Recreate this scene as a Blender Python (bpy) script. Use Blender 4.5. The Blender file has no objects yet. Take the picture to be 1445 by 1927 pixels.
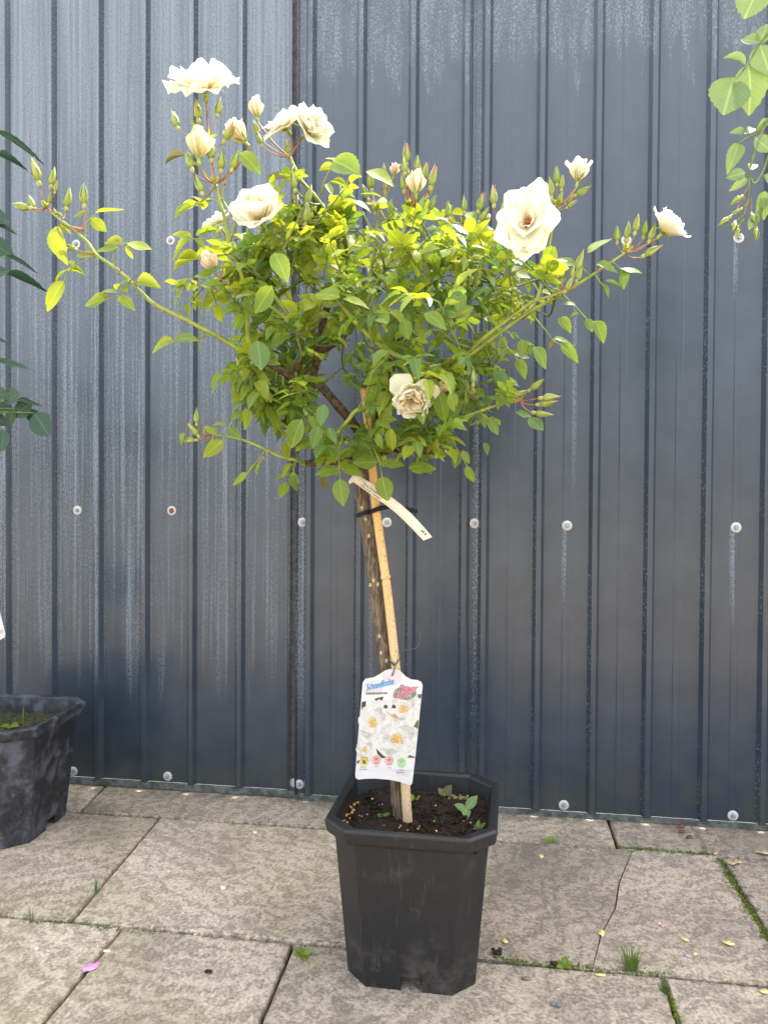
import bpy, bmesh, math, random
from mathutils import Vector, Matrix, noise as mnoise
from mathutils.geometry import tessellate_polygon
SC = bpy.context.scene
COL = SC.collection
R = math.radians
# ------------------------------------------------------------------ camera
F, CX, CY = 1441.5, 722.5, 963.5                 # solved from the wall ribs and bolts
PITCH, ROLL, YAW = -0.016976, 0.006104, -0.144731
CAMH, CAMD = .748, 1.85                          # height, distance from the metal wall (y = 0)
def to_world(X, Y, Z):
    c, s = math.cos(PITCH), math.sin(PITCH); Y, Z = c*Y-s*Z, s*Y+c*Z
    c, s = math.cos(YAW), math.sin(YAW); X, Y = c*X+s*Y, -s*X+c*Y
    return Vector((X, Y, Z))
def ray(x, y):
    u = (x-CX)/F; v = -(y-CY)/F
    c, s = math.cos(ROLL), math.sin(ROLL); u, v = c*u-s*v, s*u+c*v
    return to_world(u, 1, v)
CAMP = Vector((0, -CAMD, CAMH))
def W(x, y, yy=0.0):                             # photo pixel -> point on the upright plane y = yy
    r = ray(x, y); return CAMP + r*((yy+CAMD)/r.y)
def G(x, y, z=0.0):                              # photo pixel -> point on the level plane z
    r = ray(x, y); return CAMP + r*((z-CAMH)/r.z)
cam = bpy.data.cameras.new('camera'); camo = bpy.data.objects.new('camera', cam); COL.objects.link(camo)
cam.sensor_fit = 'VERTICAL'; cam.sensor_height = 24; cam.lens = F/1927*24; cam.clip_end = 500; cam.clip_start = .02
c, s = math.cos(ROLL), math.sin(ROLL)
rt, up, fw = to_world(c, 0, s), to_world(-s, 0, c), to_world(0, 1, 0)
camo.matrix_world = Matrix(((rt.x, up.x, -fw.x, CAMP.x), (rt.y, up.y, -fw.y, CAMP.y), (rt.z, up.z, -fw.z, CAMP.z), (0, 0, 0, 1)))
SC.camera = camo
# ------------------------------------------------------------------ sky, sun, exposure
SUN_EL, SUN_AZ = R(55), R(28)                    # behind the wall, to the right; azimuth from +y towards +x
w = bpy.data.worlds.new('World'); SC.world = w; w.use_nodes = True
sky = w.node_tree.nodes.new('ShaderNodeTexSky'); sky.sky_type = 'NISHITA'; sky.sun_disc = False
sky.sun_elevation = SUN_EL; sky.sun_rotation = SUN_AZ; sky.dust_density = 4.0; sky.air_density = 1.0; sky.ozone_density = 1.0
bg = w.node_tree.nodes['Background']; bg.inputs[1].default_value = .15
hz = w.node_tree.nodes.new('ShaderNodeHueSaturation'); hz.inputs['Saturation'].default_value = .40      # thin white haze over the blue
w.node_tree.links.new(sky.outputs[0], hz.inputs['Color']); w.node_tree.links.new(hz.outputs[0], bg.inputs[0])
sl = bpy.data.lights.new('sun', 'SUN'); sl.energy = 1.5; sl.angle = R(9); sl.color = (1, .91, .74)
so = bpy.data.objects.new('sun', sl); COL.objects.link(so)
sd = Vector((math.sin(SUN_AZ)*math.cos(SUN_EL), math.cos(SUN_AZ)*math.cos(SUN_EL), math.sin(SUN_EL)))
so.rotation_euler = sd.to_track_quat('Z', 'Y').to_euler(); so.location = sd*20
SC.view_settings.view_transform = 'Standard'; SC.view_settings.look = 'None'
SC.view_settings.gamma = 1; SC.view_settings.exposure = 2.75
# ------------------------------------------------------------------ node helpers
class NT:
    def __init__(self, name):
        self.m = bpy.data.materials.new(name); self.m.use_nodes = True
        self.t = self.m.node_tree; self.b = self.t.nodes['Principled BSDF']; self.o = self.t.nodes['Material Output']
    def n(self, typ, ins=None, **props):
        nd = self.t.nodes.new(typ)
        for k, v in props.items(): setattr(nd, k, v)
        for k, v in (ins or {}).items(): self.set(nd.inputs[k], v)
        return nd
    def set(self, sock, v):
        if isinstance(v, bpy.types.NodeSocket): self.t.links.new(v, sock)
        elif isinstance(v, tuple) and len(v) == 3 and sock.type == 'RGBA': sock.default_value = (*v, 1)
        else: sock.default_value = v
    def p(self, **kw):
        for k, v in kw.items(): self.set(self.b.inputs[k.replace('_', ' ')], v)
    def math(self, op, a, b=0.0, c=0.0, clamp=False):
        return self.n('ShaderNodeMath', {0: a, 1: b, 2: c}, operation=op, use_clamp=clamp).outputs[0]
    def mul(self, a, b): return self.math('MULTIPLY', a, b)
    def add(self, a, b): return self.math('ADD', a, b)
    def sm(self, x, a, b, lo=0.0, hi=1.0):
        return self.n('ShaderNodeMapRange', {0: x, 1: a, 2: b, 3: lo, 4: hi}, interpolation_type='SMOOTHSTEP').outputs[0]
    def mix(self, f, a, b, mode='MIX'):
        nd = self.n('ShaderNodeMix', data_type='RGBA', blend_type=mode)
        self.set(nd.inputs[0], f); self.set(nd.inputs[6], a); self.set(nd.inputs[7], b); return nd.outputs[2]
    def co(self, which='Object'): return self.n('ShaderNodeTexCoord').outputs[which]
    def xyz(self, v): return self.n('ShaderNodeSeparateXYZ', {0: v}).outputs
    def vec(self, x, y, z): return self.n('ShaderNodeCombineXYZ', {0: x, 1: y, 2: z}).outputs[0]
    def map(self, v, scale=(1, 1, 1), loc=(0, 0, 0), rot=(0, 0, 0)):
        return self.n('ShaderNodeMapping', {0: v, 'Location': loc, 'Rotation': rot, 'Scale': scale}).outputs[0]
    def noise(self, v, scale, detail=3.0, rough=.55, dist=0.0):
        return self.n('ShaderNodeTexNoise', {'Vector': v, 'Scale': scale, 'Detail': detail, 'Roughness': rough, 'Distortion': dist}).outputs[0]
    def bump(self, h, strength=.3, dist=.002, nrm=None):
        nd = self.n('ShaderNodeBump', {'Height': h, 'Strength': strength, 'Distance': dist})
        if nrm: self.set(nd.inputs['Normal'], nrm)
        return nd.outputs[0]
    def rnd(self): return self.n('ShaderNodeObjectInfo').outputs['Random']
    def attr(self, name): return self.n('ShaderNodeAttribute', attribute_name=name).outputs['Fac']
def plain(name, col, rough=.6, var=.0, scale=80, spec=.3, metal=0.0, bump=0.0):
    k = NT(name)
    if var:
        f = k.noise(k.co(), scale, 4)
        k.p(Base_Color=k.mix(k.sm(f, .3, .7), tuple(c*(1-var) for c in col), tuple(min(1, c*(1+var)) for c in col)))
        if bump: k.p(Normal=k.bump(f, bump, .002))
    else: k.p(Base_Color=col)
    k.p(Roughness=rough, Metallic=metal); k.b.inputs['Specular IOR Level'].default_value = spec
    return k.m
# ------------------------------------------------------------------ mesh helpers
class MB:
    def __init__(self): self.v = []; self.f = []; self.mi = []; self.uv = []; self.extra = {}
    def add(self, vs, fs, mi=0, uvs=None):
        o = len(self.v); self.v += [tuple(v) for v in vs]
        for i, f in enumerate(fs):
            self.f.append([o+j for j in f]); self.mi.append(mi)
        self.uv += list(uvs) if uvs else [(0, 0)]*len(vs)
    def box(self, a, b, mi=0):
        (x0, y0, z0), (x1, y1, z1) = a, b
        vs = [(x, y, z) for z in (z0, z1) for y in (y0, y1) for x in (x0, x1)]
        self.add(vs, [(0, 2, 3, 1), (4, 5, 7, 6), (0, 1, 5, 4), (2, 6, 7, 3), (0, 4, 6, 2), (1, 3, 7, 5)], mi)
    def tube(self, pts, rad, sides=7, mi=0, caps=True, bumpy=0.0, rng=None):
        pts = [Vector(p) for p in pts]; n = len(pts)
        if not hasattr(rad, '__len__'): rad = [rad]*n
        t = (pts[1]-pts[0]).normalized(); a = t.orthogonal().normalized(); vs = []; uv = []; L = 0
        for i, p in enumerate(pts):
            t2 = (pts[min(i+1, n-1)]-pts[max(i-1, 0)])
            if t2.length < 1e-9: t2 = t
            t2.normalize(); a = (a - t2*a.dot(t2)).normalized(); b = t2.cross(a)
            if i: L += (p-pts[i-1]).length
            for k in range(sides):
                th = 2*math.pi*k/sides; rr = rad[i]*(1+(rng.uniform(-bumpy, bumpy) if rng else 0))
                vs.append(p+a*(math.cos(th)*rr)+b*(math.sin(th)*rr)); uv.append((k/sides, L))
        fs = [(i*sides+k, i*sides+(k+1) % sides, (i+1)*sides+(k+1) % sides, (i+1)*sides+k) for i in range(n-1) for k in range(sides)]
        if caps: fs += [tuple(range(sides))[::-1], tuple(range((n-1)*sides, n*sides))]
        self.add(vs, fs, mi, uv)
    def lathe(self, prof, sides, M=Matrix(), mi=0, lobes=0, amp=0.0, mis=None):
        vs = []; uv = []
        for j, (r, z) in enumerate(prof):
            for k in range(sides):
                th = 2*math.pi*k/sides; rr = r*(1+amp*math.cos(lobes*th))
                vs.append(M @ Vector((math.cos(th)*rr, math.sin(th)*rr, z))); uv.append((k/sides, j/(len(prof)-1)))
        o = len(self.v); self.v += [tuple(v) for v in vs]; self.uv += uv
        for j in range(len(prof)-1):
            for k in range(sides):
                self.f.append([o+j*sides+k, o+j*sides+(k+1) % sides, o+(j+1)*sides+(k+1) % sides, o+(j+1)*sides+k])
                self.mi.append(mis[j] if mis else mi)
        self.f.append([o+k for k in range(sides)][::-1]); self.mi.append(mis[0] if mis else mi)
        m = (len(prof)-1)*sides; self.f.append([o+m+k for k in range(sides)]); self.mi.append(mis[-1] if mis else mi)
    def mesh(self, name, mats, smooth=True):
        me = bpy.data.meshes.new(name); me.from_pydata(self.v, [], self.f)
        for m in (mats if isinstance(mats, (list, tuple)) else [mats]): me.materials.append(m)
        me.polygons.foreach_set('material_index', self.mi); me.polygons.foreach_set('use_smooth', [smooth]*len(self.f))
        ul = me.uv_layers.new(name='UVMap'); dat = []
        for l in me.loops: dat += self.uv[l.vertex_index]
        ul.data.foreach_set('uv', dat); me.update(); return me
    def obj(self, name, mats, parent=None, smooth=True): return link(name, self.mesh(name, mats, smooth), parent)
def link(name, me, parent=None, M=None):
    o = bpy.data.objects.new(name, me); COL.objects.link(o)
    if parent: o.parent = parent
    if M is not None: o.matrix_local = M
    return o
def tag(o, label=None, cat=None, group=None, kind=None):
    if label: o['label'] = label
    if cat: o['category'] = cat
    if group: o['group'] = group
    if kind: o['kind'] = kind
    return o
def empty(name, loc=(0, 0, 0)):
    o = bpy.data.objects.new(name, None); COL.objects.link(o); o.location = loc; o.empty_display_size = .05; return o
def keep(parent, o):                                  # parent with world-space mesh data under an Empty that stands elsewhere
    o.parent = parent; o.location = -Vector(parent.location); return o
def spline(pts, sub=5):
    P = [Vector(p) for p in pts]
    if len(P) < 3: return [P[0].lerp(P[-1], i/sub) for i in range(sub+1)]
    P = [P[0]*2-P[1]]+P+[P[-1]*2-P[-2]]; out = []
    for i in range(1, len(P)-2):
        a, b, c, d = P[i-1:i+3]
        for k in range(sub):
            t = k/sub
            out.append(.5*((2*b)+(c-a)*t+(2*a-5*b+4*c-d)*t*t+(3*b-a-3*c+d)*t**3))
    out.append(P[-2]); return out
def lerp(a, b, t): return a+(b-a)*t
def frame(z, hint=Vector((0, 0, 1))):                 # rotation with local Z along z
    z = Vector(z).normalized(); x = hint.cross(z)
    if x.length < 1e-4: x = z.orthogonal()
    x.normalize(); y = z.cross(x)
    return Matrix((x, y, z)).transposed()
# ================================================================== MATERIALS
def wall_mat(name, left):
    k = NT(name); co = k.co(); x, y, z = k.xyz(co)
    v2 = k.vec(x, 0.0, z)
    streak = k.noise(k.map(v2, (120, 1, 1.6)), 1, 3, .65)
    streak2 = k.noise(k.map(v2, (30, 1, .8), (3, 0, 7)), 1, 2)
    dots = k.noise(k.map(v2, (330, 1, 165), (1, 0, 2)), 1, 3, .7, .3)
    fine = k.noise(v2, 14, 5)
    fa = k.attr('flank'); flank = k.math('COMPARE', fa, 1.0, .3); right = k.math('COMPARE', fa, 2.0, .3)
    base = k.mix(k.sm(fine, .3, .7), (.0265, .035, .048), (.034, .044, .059))
    if left:
        env = k.sm(k.add(z, k.mul(k.add(streak2, -.5), .55)), .24, .50)
        top = k.sm(z, .75, 1.85)
        dens = k.add(k.mul(streak, .85), k.add(k.mul(streak2, .40), k.mul(top, .12)))
        chalk = k.mul(k.sm(k.add(k.mul(dots, .9), dens), 1.06, 1.36), env)
        lines = k.mul(k.sm(streak, .60, .72), k.mul(k.sm(fine, .35, .62), env))
        am = k.math('MAXIMUM', k.mul(chalk, .60), k.mul(lines, .2))
        film = k.mul(env, k.add(.05, k.mul(top, .27)))
        am = k.math('ADD', k.mul(am, k.sm(z, .9, 1.9, 1.0, .5)), k.mul(film, k.add(.7, k.mul(dots, .6))), clamp=True)
    else:
        rag = k.noise(k.map(v2, (42, 1, 6), (9, 0, 1)), 1, 4, .65)
        env = k.sm(k.add(z, k.mul(k.add(rag, -.5), .45)), 1.70, 1.84)
        frost = k.mul(k.sm(k.add(dots, k.mul(rag, .45)), .62, .95), env)
        drip = k.mul(k.sm(streak, .68, .76), k.mul(k.sm(streak2, .50, .62), k.sm(k.add(z, k.mul(rag, .6)), .55, .95)))
        drip = k.mul(drip, k.sm(dots, .38, .6))
        fl = k.mul(flank, k.mul(k.sm(dots, .54, .70), k.sm(k.noise(k.map(v2, (3, 1, 5)), 1), .40, .60)))
        lap = k.mul(k.math('COMPARE', x, -.475, .014), k.sm(k.add(dots, k.mul(streak, .5)), .72, .95))
        lap2 = k.mul(k.math('COMPARE', x, -.047, .010), k.sm(k.add(dots, k.mul(streak, .5)), .74, .95))
        film = k.mul(k.sm(z, 1.0, 1.95), .16)
        for bx, bz, ln in ((.160, .688, .22), (.535, .688, .26), (-.470, .689, .35), (.533, 1.345, .16), (-.30, 1.1, 1.0), (.18, 1.2, .5)):      # lime runs below the screws
            xw = k.math('ABSOLUTE', k.add(k.add(x, -bx), k.mul(k.add(streak2, -.5), .02)))
            run_ = k.mul(k.sm(xw, .007, .001), k.mul(k.sm(z, bz+.012, bz-.006), k.sm(z, bz-ln, bz-ln*.3)))
            drip = k.math('MAXIMUM', drip, k.mul(run_, k.sm(k.add(dots, k.mul(streak, .3)), .50, .78)))
        am = k.math('MAXIMUM', k.math('MAXIMUM', k.mul(frost, .75), k.mul(drip, .6)), k.math('MAXIMUM', k.mul(fl, .5), k.math('MAXIMUM', film, k.mul(k.math('MAXIMUM', lap, lap2), k.mul(k.sm(z, .1, .4), .6)))), clamp=True)
    am = k.mul(am, k.math('SUBTRACT', 1.0, k.mul(right, .85)))
    algae = k.mul(k.sm(z, .20, .015), k.sm(fine, .35, .6))
    col = k.mix(k.mul(algae, .55), base, (.045, .047, .032))
    col = k.mix(am, col, (.238, .285, .328))
    k.p(Base_Color=col, Roughness=k.add(.24, k.mul(am, .5)), Normal=k.bump(k.noise(k.map(v2, (1, 1, .6)), 6, 2), .45, .004))
    k.b.inputs['Specular IOR Level'].default_value = .5
    return k.m
M_WALL_L, M_WALL_R = wall_mat('coated_sheet_chalky', True), wall_mat('coated_sheet', False)
M_BOLT = plain('bolt_metal', (.26, .26, .255), .45, .35, 600, .5, .3)
M_WASHER = plain('washer_pale', (.46, .455, .43), .5, .25, 400, .4)
M_RUST = plain('rust', (.16, .06, .035), .8, .4, 300)
M_RAIL = plain('base_rail', (.085, .09, .08), .6, .5, 60, .3)
M_GAP = plain('gap_edge', (.085, .075, .07), .8, .4, 60)

def slab_mat():
    k = NT('riven_concrete'); r = k.rnd(); co = k.co()
    off = k.vec(k.mul(r, 37.0), k.mul(r, 91.0), 0.0)
    ang = k.mul(r, 2.6)
    rot = k.n('ShaderNodeVectorRotate', {'Vector': co, 'Angle': ang}, rotation_type='Z_AXIS').outputs[0]
    v = k.n('ShaderNodeVectorMath', {0: rot, 1: off}, operation='ADD').outputs[0]
    a = k.noise(k.map(v, (1, 1.8, 1)), 58, 9, .78, .8)
    b = k.noise(v, 170, 5, .7)
    big = k.noise(v, 5.5, 4, .6, .5)
    g = k.noise(k.map(v, (1, 1, 1), (5, 3, 0)), 3.0, 3)
    ridge = k.n('ShaderNodeTexWave', {'Vector': v, 'Scale': 7.0, 'Distortion': 16.0, 'Detail': 5.0, 'Detail Scale': 2.0, 'Detail Roughness': .7}).outputs[1]
    h = k.add(k.mul(a, .50), k.add(k.mul(ridge, .12), k.mul(b, .44)))
    m = k.sm(k.add(h, k.mul(k.add(big, -.5), -.20)), .38, .64)
    x, y, z = k.xyz(k.n('ShaderNodeNewGeometry').outputs['Position'])
    alg = k.mul(k.sm(g, .40, .58), k.sm(x, .1, -.5, .25, 1.0))
    dark = k.mix(alg, (.225, .186, .144), (.215, .178, .105))
    lite = k.mix(k.sm(b, .35, .65), (.46, .362, .262), (.63, .515, .39))
    lite = k.mix(k.mul(k.sm(big, .45, .66), .45), lite, (.32, .262, .197))
    lite = k.mix(k.mul(alg, .35), lite, (.36, .31, .19))
    col = k.mix(m, dark, lite)
    pos = k.n('ShaderNodeNewGeometry').outputs['Position']
    damp = k.sm(k.noise(pos, 2.6, 5, .6, .6), .50, .66)
    col = k.mix(k.mul(damp, .42), col, (.17, .145, .112))
    foot = k.mul(k.sm(y, -.075, -.005), k.sm(k.noise(pos, 26, 5, .65), .36, .62))
    col = k.mix(k.mul(foot, .7), col, (.115, .085, .06))
    edge = k.math('MAXIMUM', k.math('MAXIMUM', k.math('COMPARE', y, -.163, .010), k.math('COMPARE', y, -.606, .012)), k.math('COMPARE', x, .468, .022))
    col = k.mix(k.mul(k.mul(edge, k.sm(k.noise(pos, 70, 4, .7), .47, .60)), .6), col, (.075, .068, .042))
    tone = k.sm(r, 0.0, 1.0, .80, 1.12); col = k.mix(1.0, col, k.vec(tone, tone, tone), 'MULTIPLY')
    pit = k.sm(k.noise(v, 300, 3, .6), .36, .28)
    col = k.mix(k.mul(pit, .75), col, (.075, .063, .054))
    spots = k.sm(k.noise(v, 420, 2), .66, .74)
    col = k.mix(k.mul(spots, .5), col, (.66, .59, .52))
    k.p(Base_Color=col, Roughness=.88, Normal=k.bump(h, 1.0, .006))
    k.b.inputs['Specular IOR Level'].default_value = .25
    return k.m
M_SLAB = slab_mat()
M_BED = plain('joint_soil', (.030, .026, .020), .95, .5, 120, .1, 0, .6)
M_GROUND = plain('far_ground', (.40, .36, .29), .95, .3, 3, .1)

def pot_mat(name, worn):
    k = NT(name); co = k.co(); x, y, z = k.xyz(co)
    n1 = k.noise(co, 22, 5, .65); n2 = k.noise(co, 240, 3, .7); n3 = k.noise(k.map(co, (160, 160, 9)), 1, 3)
    base = (.0125, .0125, .0135)
    if worn:
        am = k.add(k.mul(k.sm(n1, .42, .68), .55), k.mul(k.sm(n2, .56, .72), .35))
        col = k.mix(am, (.015, .015, .017), (.135, .14, .165))
        k.p(Roughness=k.add(.5, k.mul(am, .3)))
    else:
        am = k.add(k.mul(k.sm(n1, .55, .8), .20), k.add(k.mul(k.sm(n2, .655, .72), .5), k.mul(k.sm(n3, .60, .74), .22)))
        low = k.mul(k.sm(z, .10, .0), k.sm(n1, .46, .62))
        am = k.add(am, k.mul(low, .34))
        col = k.mix(am, base, (.115, .10, .082)); k.p(Roughness=k.add(.42, k.mul(am, .5)))
    k.p(Base_Color=col, Normal=k.bump(n2, .12, .001)); k.b.inputs['Specular IOR Level'].default_value = .4
    return k.m
M_POT, M_POT_WORN = pot_mat('black_plastic', False), pot_mat('weathered_black_plastic', True)
M_SOIL = plain('potting_soil', (.020, .0135, .0095), .95, .6, 260, .15, 0, .8)
M_SOIL_MOSSY = plain('mossy_soil', (.045, .045, .02), .95, .6, 160, .15, 0, .8)
M_PELLET = plain('fertiliser_granule', (.52, .27, .07), .5, .3, 300, .4)
M_PERLITE = plain('perlite', (.45, .42, .36), .8, .3, 300)

def bark_mat():
    k = NT('bark'); co = k.co(); v = k.map(co, (1, 1, .16))
    a = k.noise(v, 260, 5, .65, .6); b = k.noise(co, 30, 3)
    col = k.mix(k.sm(a, .38, .62), (.040, .026, .016), (.175, .122, .074))
    col = k.mix(k.mul(k.sm(b, .5, .7), .45), col, (.16, .14, .075))
    k.p(Base_Color=col, Roughness=.85, Normal=k.bump(a, .9, .0025)); return k.m
M_BARK = bark_mat()
M_BARK_DARK = plain('old_wood', (.075, .048, .028), .9, .6, 150, .2, 0, .9)
def cane_mat():
    k = NT('bamboo'); co = k.co(); x, y, z = k.xyz(co)
    sp = k.noise(k.map(co, (1, 1, .55)), 620, 2, .6); a = k.noise(k.map(co, (1, 1, .05)), 160, 3); b = k.noise(co, 9, 2)
    side = k.sm(k.add(k.mul(k.xyz(k.n('ShaderNodeNewGeometry').outputs['Normal'])[0], 1.0), k.mul(b, .9)), .25, .95)
    col = k.mix(k.sm(a, .3, .7), (.50, .265, .065), (.60, .36, .11))
    col = k.mix(k.mul(k.sm(z, .62, .10), .75), col, (.56, .43, .28))
    col = k.mix(k.mul(k.sm(sp, .55, .60), k.add(.16, k.mul(side, .75))), col, (.12, .075, .04))
    k.p(Base_Color=col, Roughness=.5); return k.m
M_CANE = cane_mat()
def leaf_mat(name, c1, c2, trans, tcol, spot=.0, rough=.46):
    k = NT(name); uv = k.co('UV'); u, v, _ = k.xyz(uv); co = k.co()
    isl = k.n('ShaderNodeNewGeometry').outputs['Random Per Island']; r = k.math('FRACT', k.add(k.rnd(), isl))
    col = k.mix(r, c1, c2)
    n = k.noise(k.vec(k.add(u, k.mul(r, 13.0)), v, r), 5, 4)
    col = k.mix(k.mul(k.sm(n, .4, .7), .25), col, tuple(c*.62 for c in c1))
    du = k.math('ABSOLUTE', k.add(u, -.5))
    mid = k.sm(du, .045, .012)
    side = k.math('ABSOLUTE', k.add(k.math('FRACT', k.mul(k.add(v, k.mul(du, -.75)), 8.0)), -.5))
    vein = k.math('MAXIMUM', mid, k.mul(k.sm(side, .10, .02), .35))
    col = k.mix(k.mul(vein, .55), col, tuple(min(1, c*1.9+.02) for c in c2))
    edge = k.mul(k.sm(du, .36, .5), k.sm(k.noise(uv, 4), .45, .6))
    if spot:
        sp = k.mul(k.sm(n, .58, .66), k.sm(r, 1-spot, 1-spot+.04))
        col = k.mix(k.mul(sp, .85), col, (.15, .075, .04))
        col = k.mix(k.mul(edge, k.mul(k.sm(r, .5, .6), .5)), col, (.17, .07, .025))
    k.p(Base_Color=col, Roughness=rough, Normal=k.bump(k.add(k.mul(vein, -1.0), k.mul(n, .6)), .25, .001))
    k.b.inputs['Specular IOR Level'].default_value = .5
    tr = k.n('ShaderNodeBsdfTranslucent', {'Color': k.mix(.5, col, tcol)})
    mx = k.n('ShaderNodeMixShader', {0: trans, 1: k.b.outputs[0], 2: tr.outputs[0]})
    k.t.links.new(mx.outputs[0], k.o.inputs[0]); return k.m
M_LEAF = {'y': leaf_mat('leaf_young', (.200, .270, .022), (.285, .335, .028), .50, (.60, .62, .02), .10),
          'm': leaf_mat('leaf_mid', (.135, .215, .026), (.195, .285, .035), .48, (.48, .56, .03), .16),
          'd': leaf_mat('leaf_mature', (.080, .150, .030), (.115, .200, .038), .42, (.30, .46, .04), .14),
          'r': leaf_mat('leaf_bronze', (.12, .085, .035), (.13, .15, .035), .4, (.32, .26, .05), .5),
          'k': leaf_mat('leaf_dark', (.012, .045, .020), (.022, .065, .028), .18, (.05, .14, .03), .0, .5),
          'p': leaf_mat('leaf_pale', (.125, .195, .060), (.155, .235, .072), .28, (.34, .42, .08), .0)}
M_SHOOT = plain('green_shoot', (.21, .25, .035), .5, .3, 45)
M_SHOOT_D = plain('green_shoot_dark', (.12, .16, .035), .55, .35, 45)  # darker green for the crown twigs and the neighbouring roses' stems
M_RED = plain('red_pedicel', (.29, .12, .055), .5, .35, 60)
M_THORN = plain('thorn', (.30, .05, .03), .5)
def petal_mat(name, c1, c2, base):
    k = NT(name); u, v, _ = k.xyz(k.co('UV'))
    n = k.noise(k.vec(k.mul(u, 15.0), k.mul(v, 1.6), k.rnd()), 1.0, 4)
    col = k.mix(k.mul(k.sm(n, .3, .7), .7), c1, c2)
    col = k.mix(k.sm(v, .50, .05), col, base)
    k.p(Base_Color=col, Roughness=.6, Normal=k.bump(n, .07, .0008)); k.b.inputs['Specular IOR Level'].default_value = .2
    tr = k.n('ShaderNodeBsdfTranslucent', {'Color': k.mix(.3, col, (.97, .94, .72))})
    mx = k.n('ShaderNodeMixShader', {0: .54, 1: k.b.outputs[0], 2: tr.outputs[0]})
    k.t.links.new(mx.outputs[0], k.o.inputs[0]); return k.m
M_PETAL = petal_mat('white_petal', (.85, .83, .71), (.83, .80, .655), (.82, .70, .32))
M_CREAM = petal_mat('cream_petal', (.82, .75, .55), (.80, .70, .46), (.76, .60, .26))
M_BLUSH = petal_mat('blush_petal', (.80, .58, .40), (.80, .62, .46), (.72, .52, .28))
M_STAMEN = plain('stamen', (.55, .16, .012), .6, .4, 900)
M_FILAMENT = plain('filament', (.75, .55, .18), .6)
M_BUD = plain('sepal_green', (.23, .285, .055), .5, .35, 160)
M_BUD2 = plain('sepal_pale', (.30, .30, .10), .5, .3, 160)
M_BUDTIP = plain('bud_pink', (.62, .13, .14), .5, .3, 200)
M_BUDCREAM = plain('bud_cream', (.72, .52, .20), .5, .25, 200)
# ================================================================== SETTING
rng = random.Random(7)
g = MB(); g.add([(-60, -60, -.05), (60, -60, -.05), (60, 60, -.05), (-60, 60, -.05)], [(0, 1, 2, 3)])
tag(g.obj('ground', M_GROUND, None, False), 'pale bare ground stretching away around the paved yard', 'ground', kind='structure')
bed = MB(); bed.add([(-3.6, -4.6, -.016), (3.2, -4.6, -.016), (3.2, .6, -.016), (-3.6, .6, -.016)], [(0, 1, 2, 3)])
paving = bed.obj('paving', M_BED, None, False); tag(paving, 'beige riven concrete paving in front of the metal wall', 'paving', kind='structure')
def slab(pts, gap=.0027, dz=0.0, tilt=0.0, bev=1.0):
    P = [Vector((x, y, 0)) for x, y in pts]; n = len(P); ctr = sum(P, Vector())/n; per = []
    for i in range(n):
        a, b = P[i], P[(i+1) % n]; m = max(2, int((b-a).length/.022))
        d = (b-a).normalized(); nr = Vector((-d.y, d.x, 0))
        for k in range(m):
            q = a.lerp(b, k/m)+nr*(gap+rng.uniform(-.0005, .0009)*min(1, bev*2)); 
            if k == 0: q += d*gap
            per.append(q)
    N = len(per); vs = []
    for inset, z in ((0, -.04), (0, -.006), (.0012, -.0022), (.004, 0)):
        for q in per:
            d = (ctr-q).normalized(); p = q+d*inset*bev; z = z*(bev if z > -.03 else 1); vs.append((p.x-ctr.x, p.y-ctr.y, z+(rng.uniform(-.0007, .0004) if z > -.03 else 0)))
    fs = [(r*N+k, r*N+(k+1) % N, (r+1)*N+(k+1) % N, (r+1)*N+k) for r in range(3) for k in range(N)]+[tuple(range(3*N, 4*N))]
    b = MB(); b.add(vs, fs)
    o = b.obj('paving_slab', M_SLAB, paving, False); o.location = (ctr.x, ctr.y, dz); o.rotation_euler = (rng.uniform(-tilt, tilt), rng.uniform(-tilt, tilt), 0)
    return o
J0, J1, J2, J3 = .10, -.163, -.606, -1.06
def row(ya, yb, xs, skew=None):
    for i in range(len(xs)-1):
        (a0, a1), (b0, b1) = xs[i], xs[i+1]      # (x at ya (far), x at yb (near))
        slab([(a1, yb+.0012), (b1, yb+.0012), (b0, ya-.0012), (a0, ya-.0012)], dz=rng.uniform(-.0015, .001), tilt=.0012)
def run(x0, x1, st=.61): 
    out = []; x = x0
    while x < x1: out.append((x, x)); x += st
    return out
row(J0, J1, run(-3.44, -1.1)+[(-1.008, -.972), (-.37, -.37), (.266, .266)]+run(.88, 3.2))
row(J1, J2, run(-3.2, -1.0)[:-1]+[(-1.36, -1.35), (-.771, -.735), (-.150, -.140)])
B = (-.150, -.140); E_ = (.468, .466); ca, cb = .296, .158
slab([(B[1], J2), (cb-.0003, J2), (.185, -.50), (.222, -.41), (.244, -.31), (ca-.0003, J1), (B[0], J1)], gap=.0002, bev=.12)
slab([(cb+.0003, J2), (E_[1]-.003, J2), (E_[0]-.003, J1), (ca+.0003, J1), (.246, -.31), (.224, -.41), (.187, -.50)], gap=.0002, bev=.12)
row(J1, J2, [(.474, .472), (1.08, 1.08), (1.69, 1.69), (2.30, 2.30), (2.9, 2.9)])
row(J2, J3, [(-3.07, -3.07), (-2.46, -2.46), (-1.85, -1.85), (-1.24, -1.24), (-.635, -.628), (-.330, -.322), (.266, .262), (.87, .87), (1.48, 1.48), (2.1, 2.1), (2.7, 2.7)])
for j in range(7):
    row(J3-.452*j, J3-.452*(j+1), run(-3.3+.28*(j % 2)+.05*j, 3.2))
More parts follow.
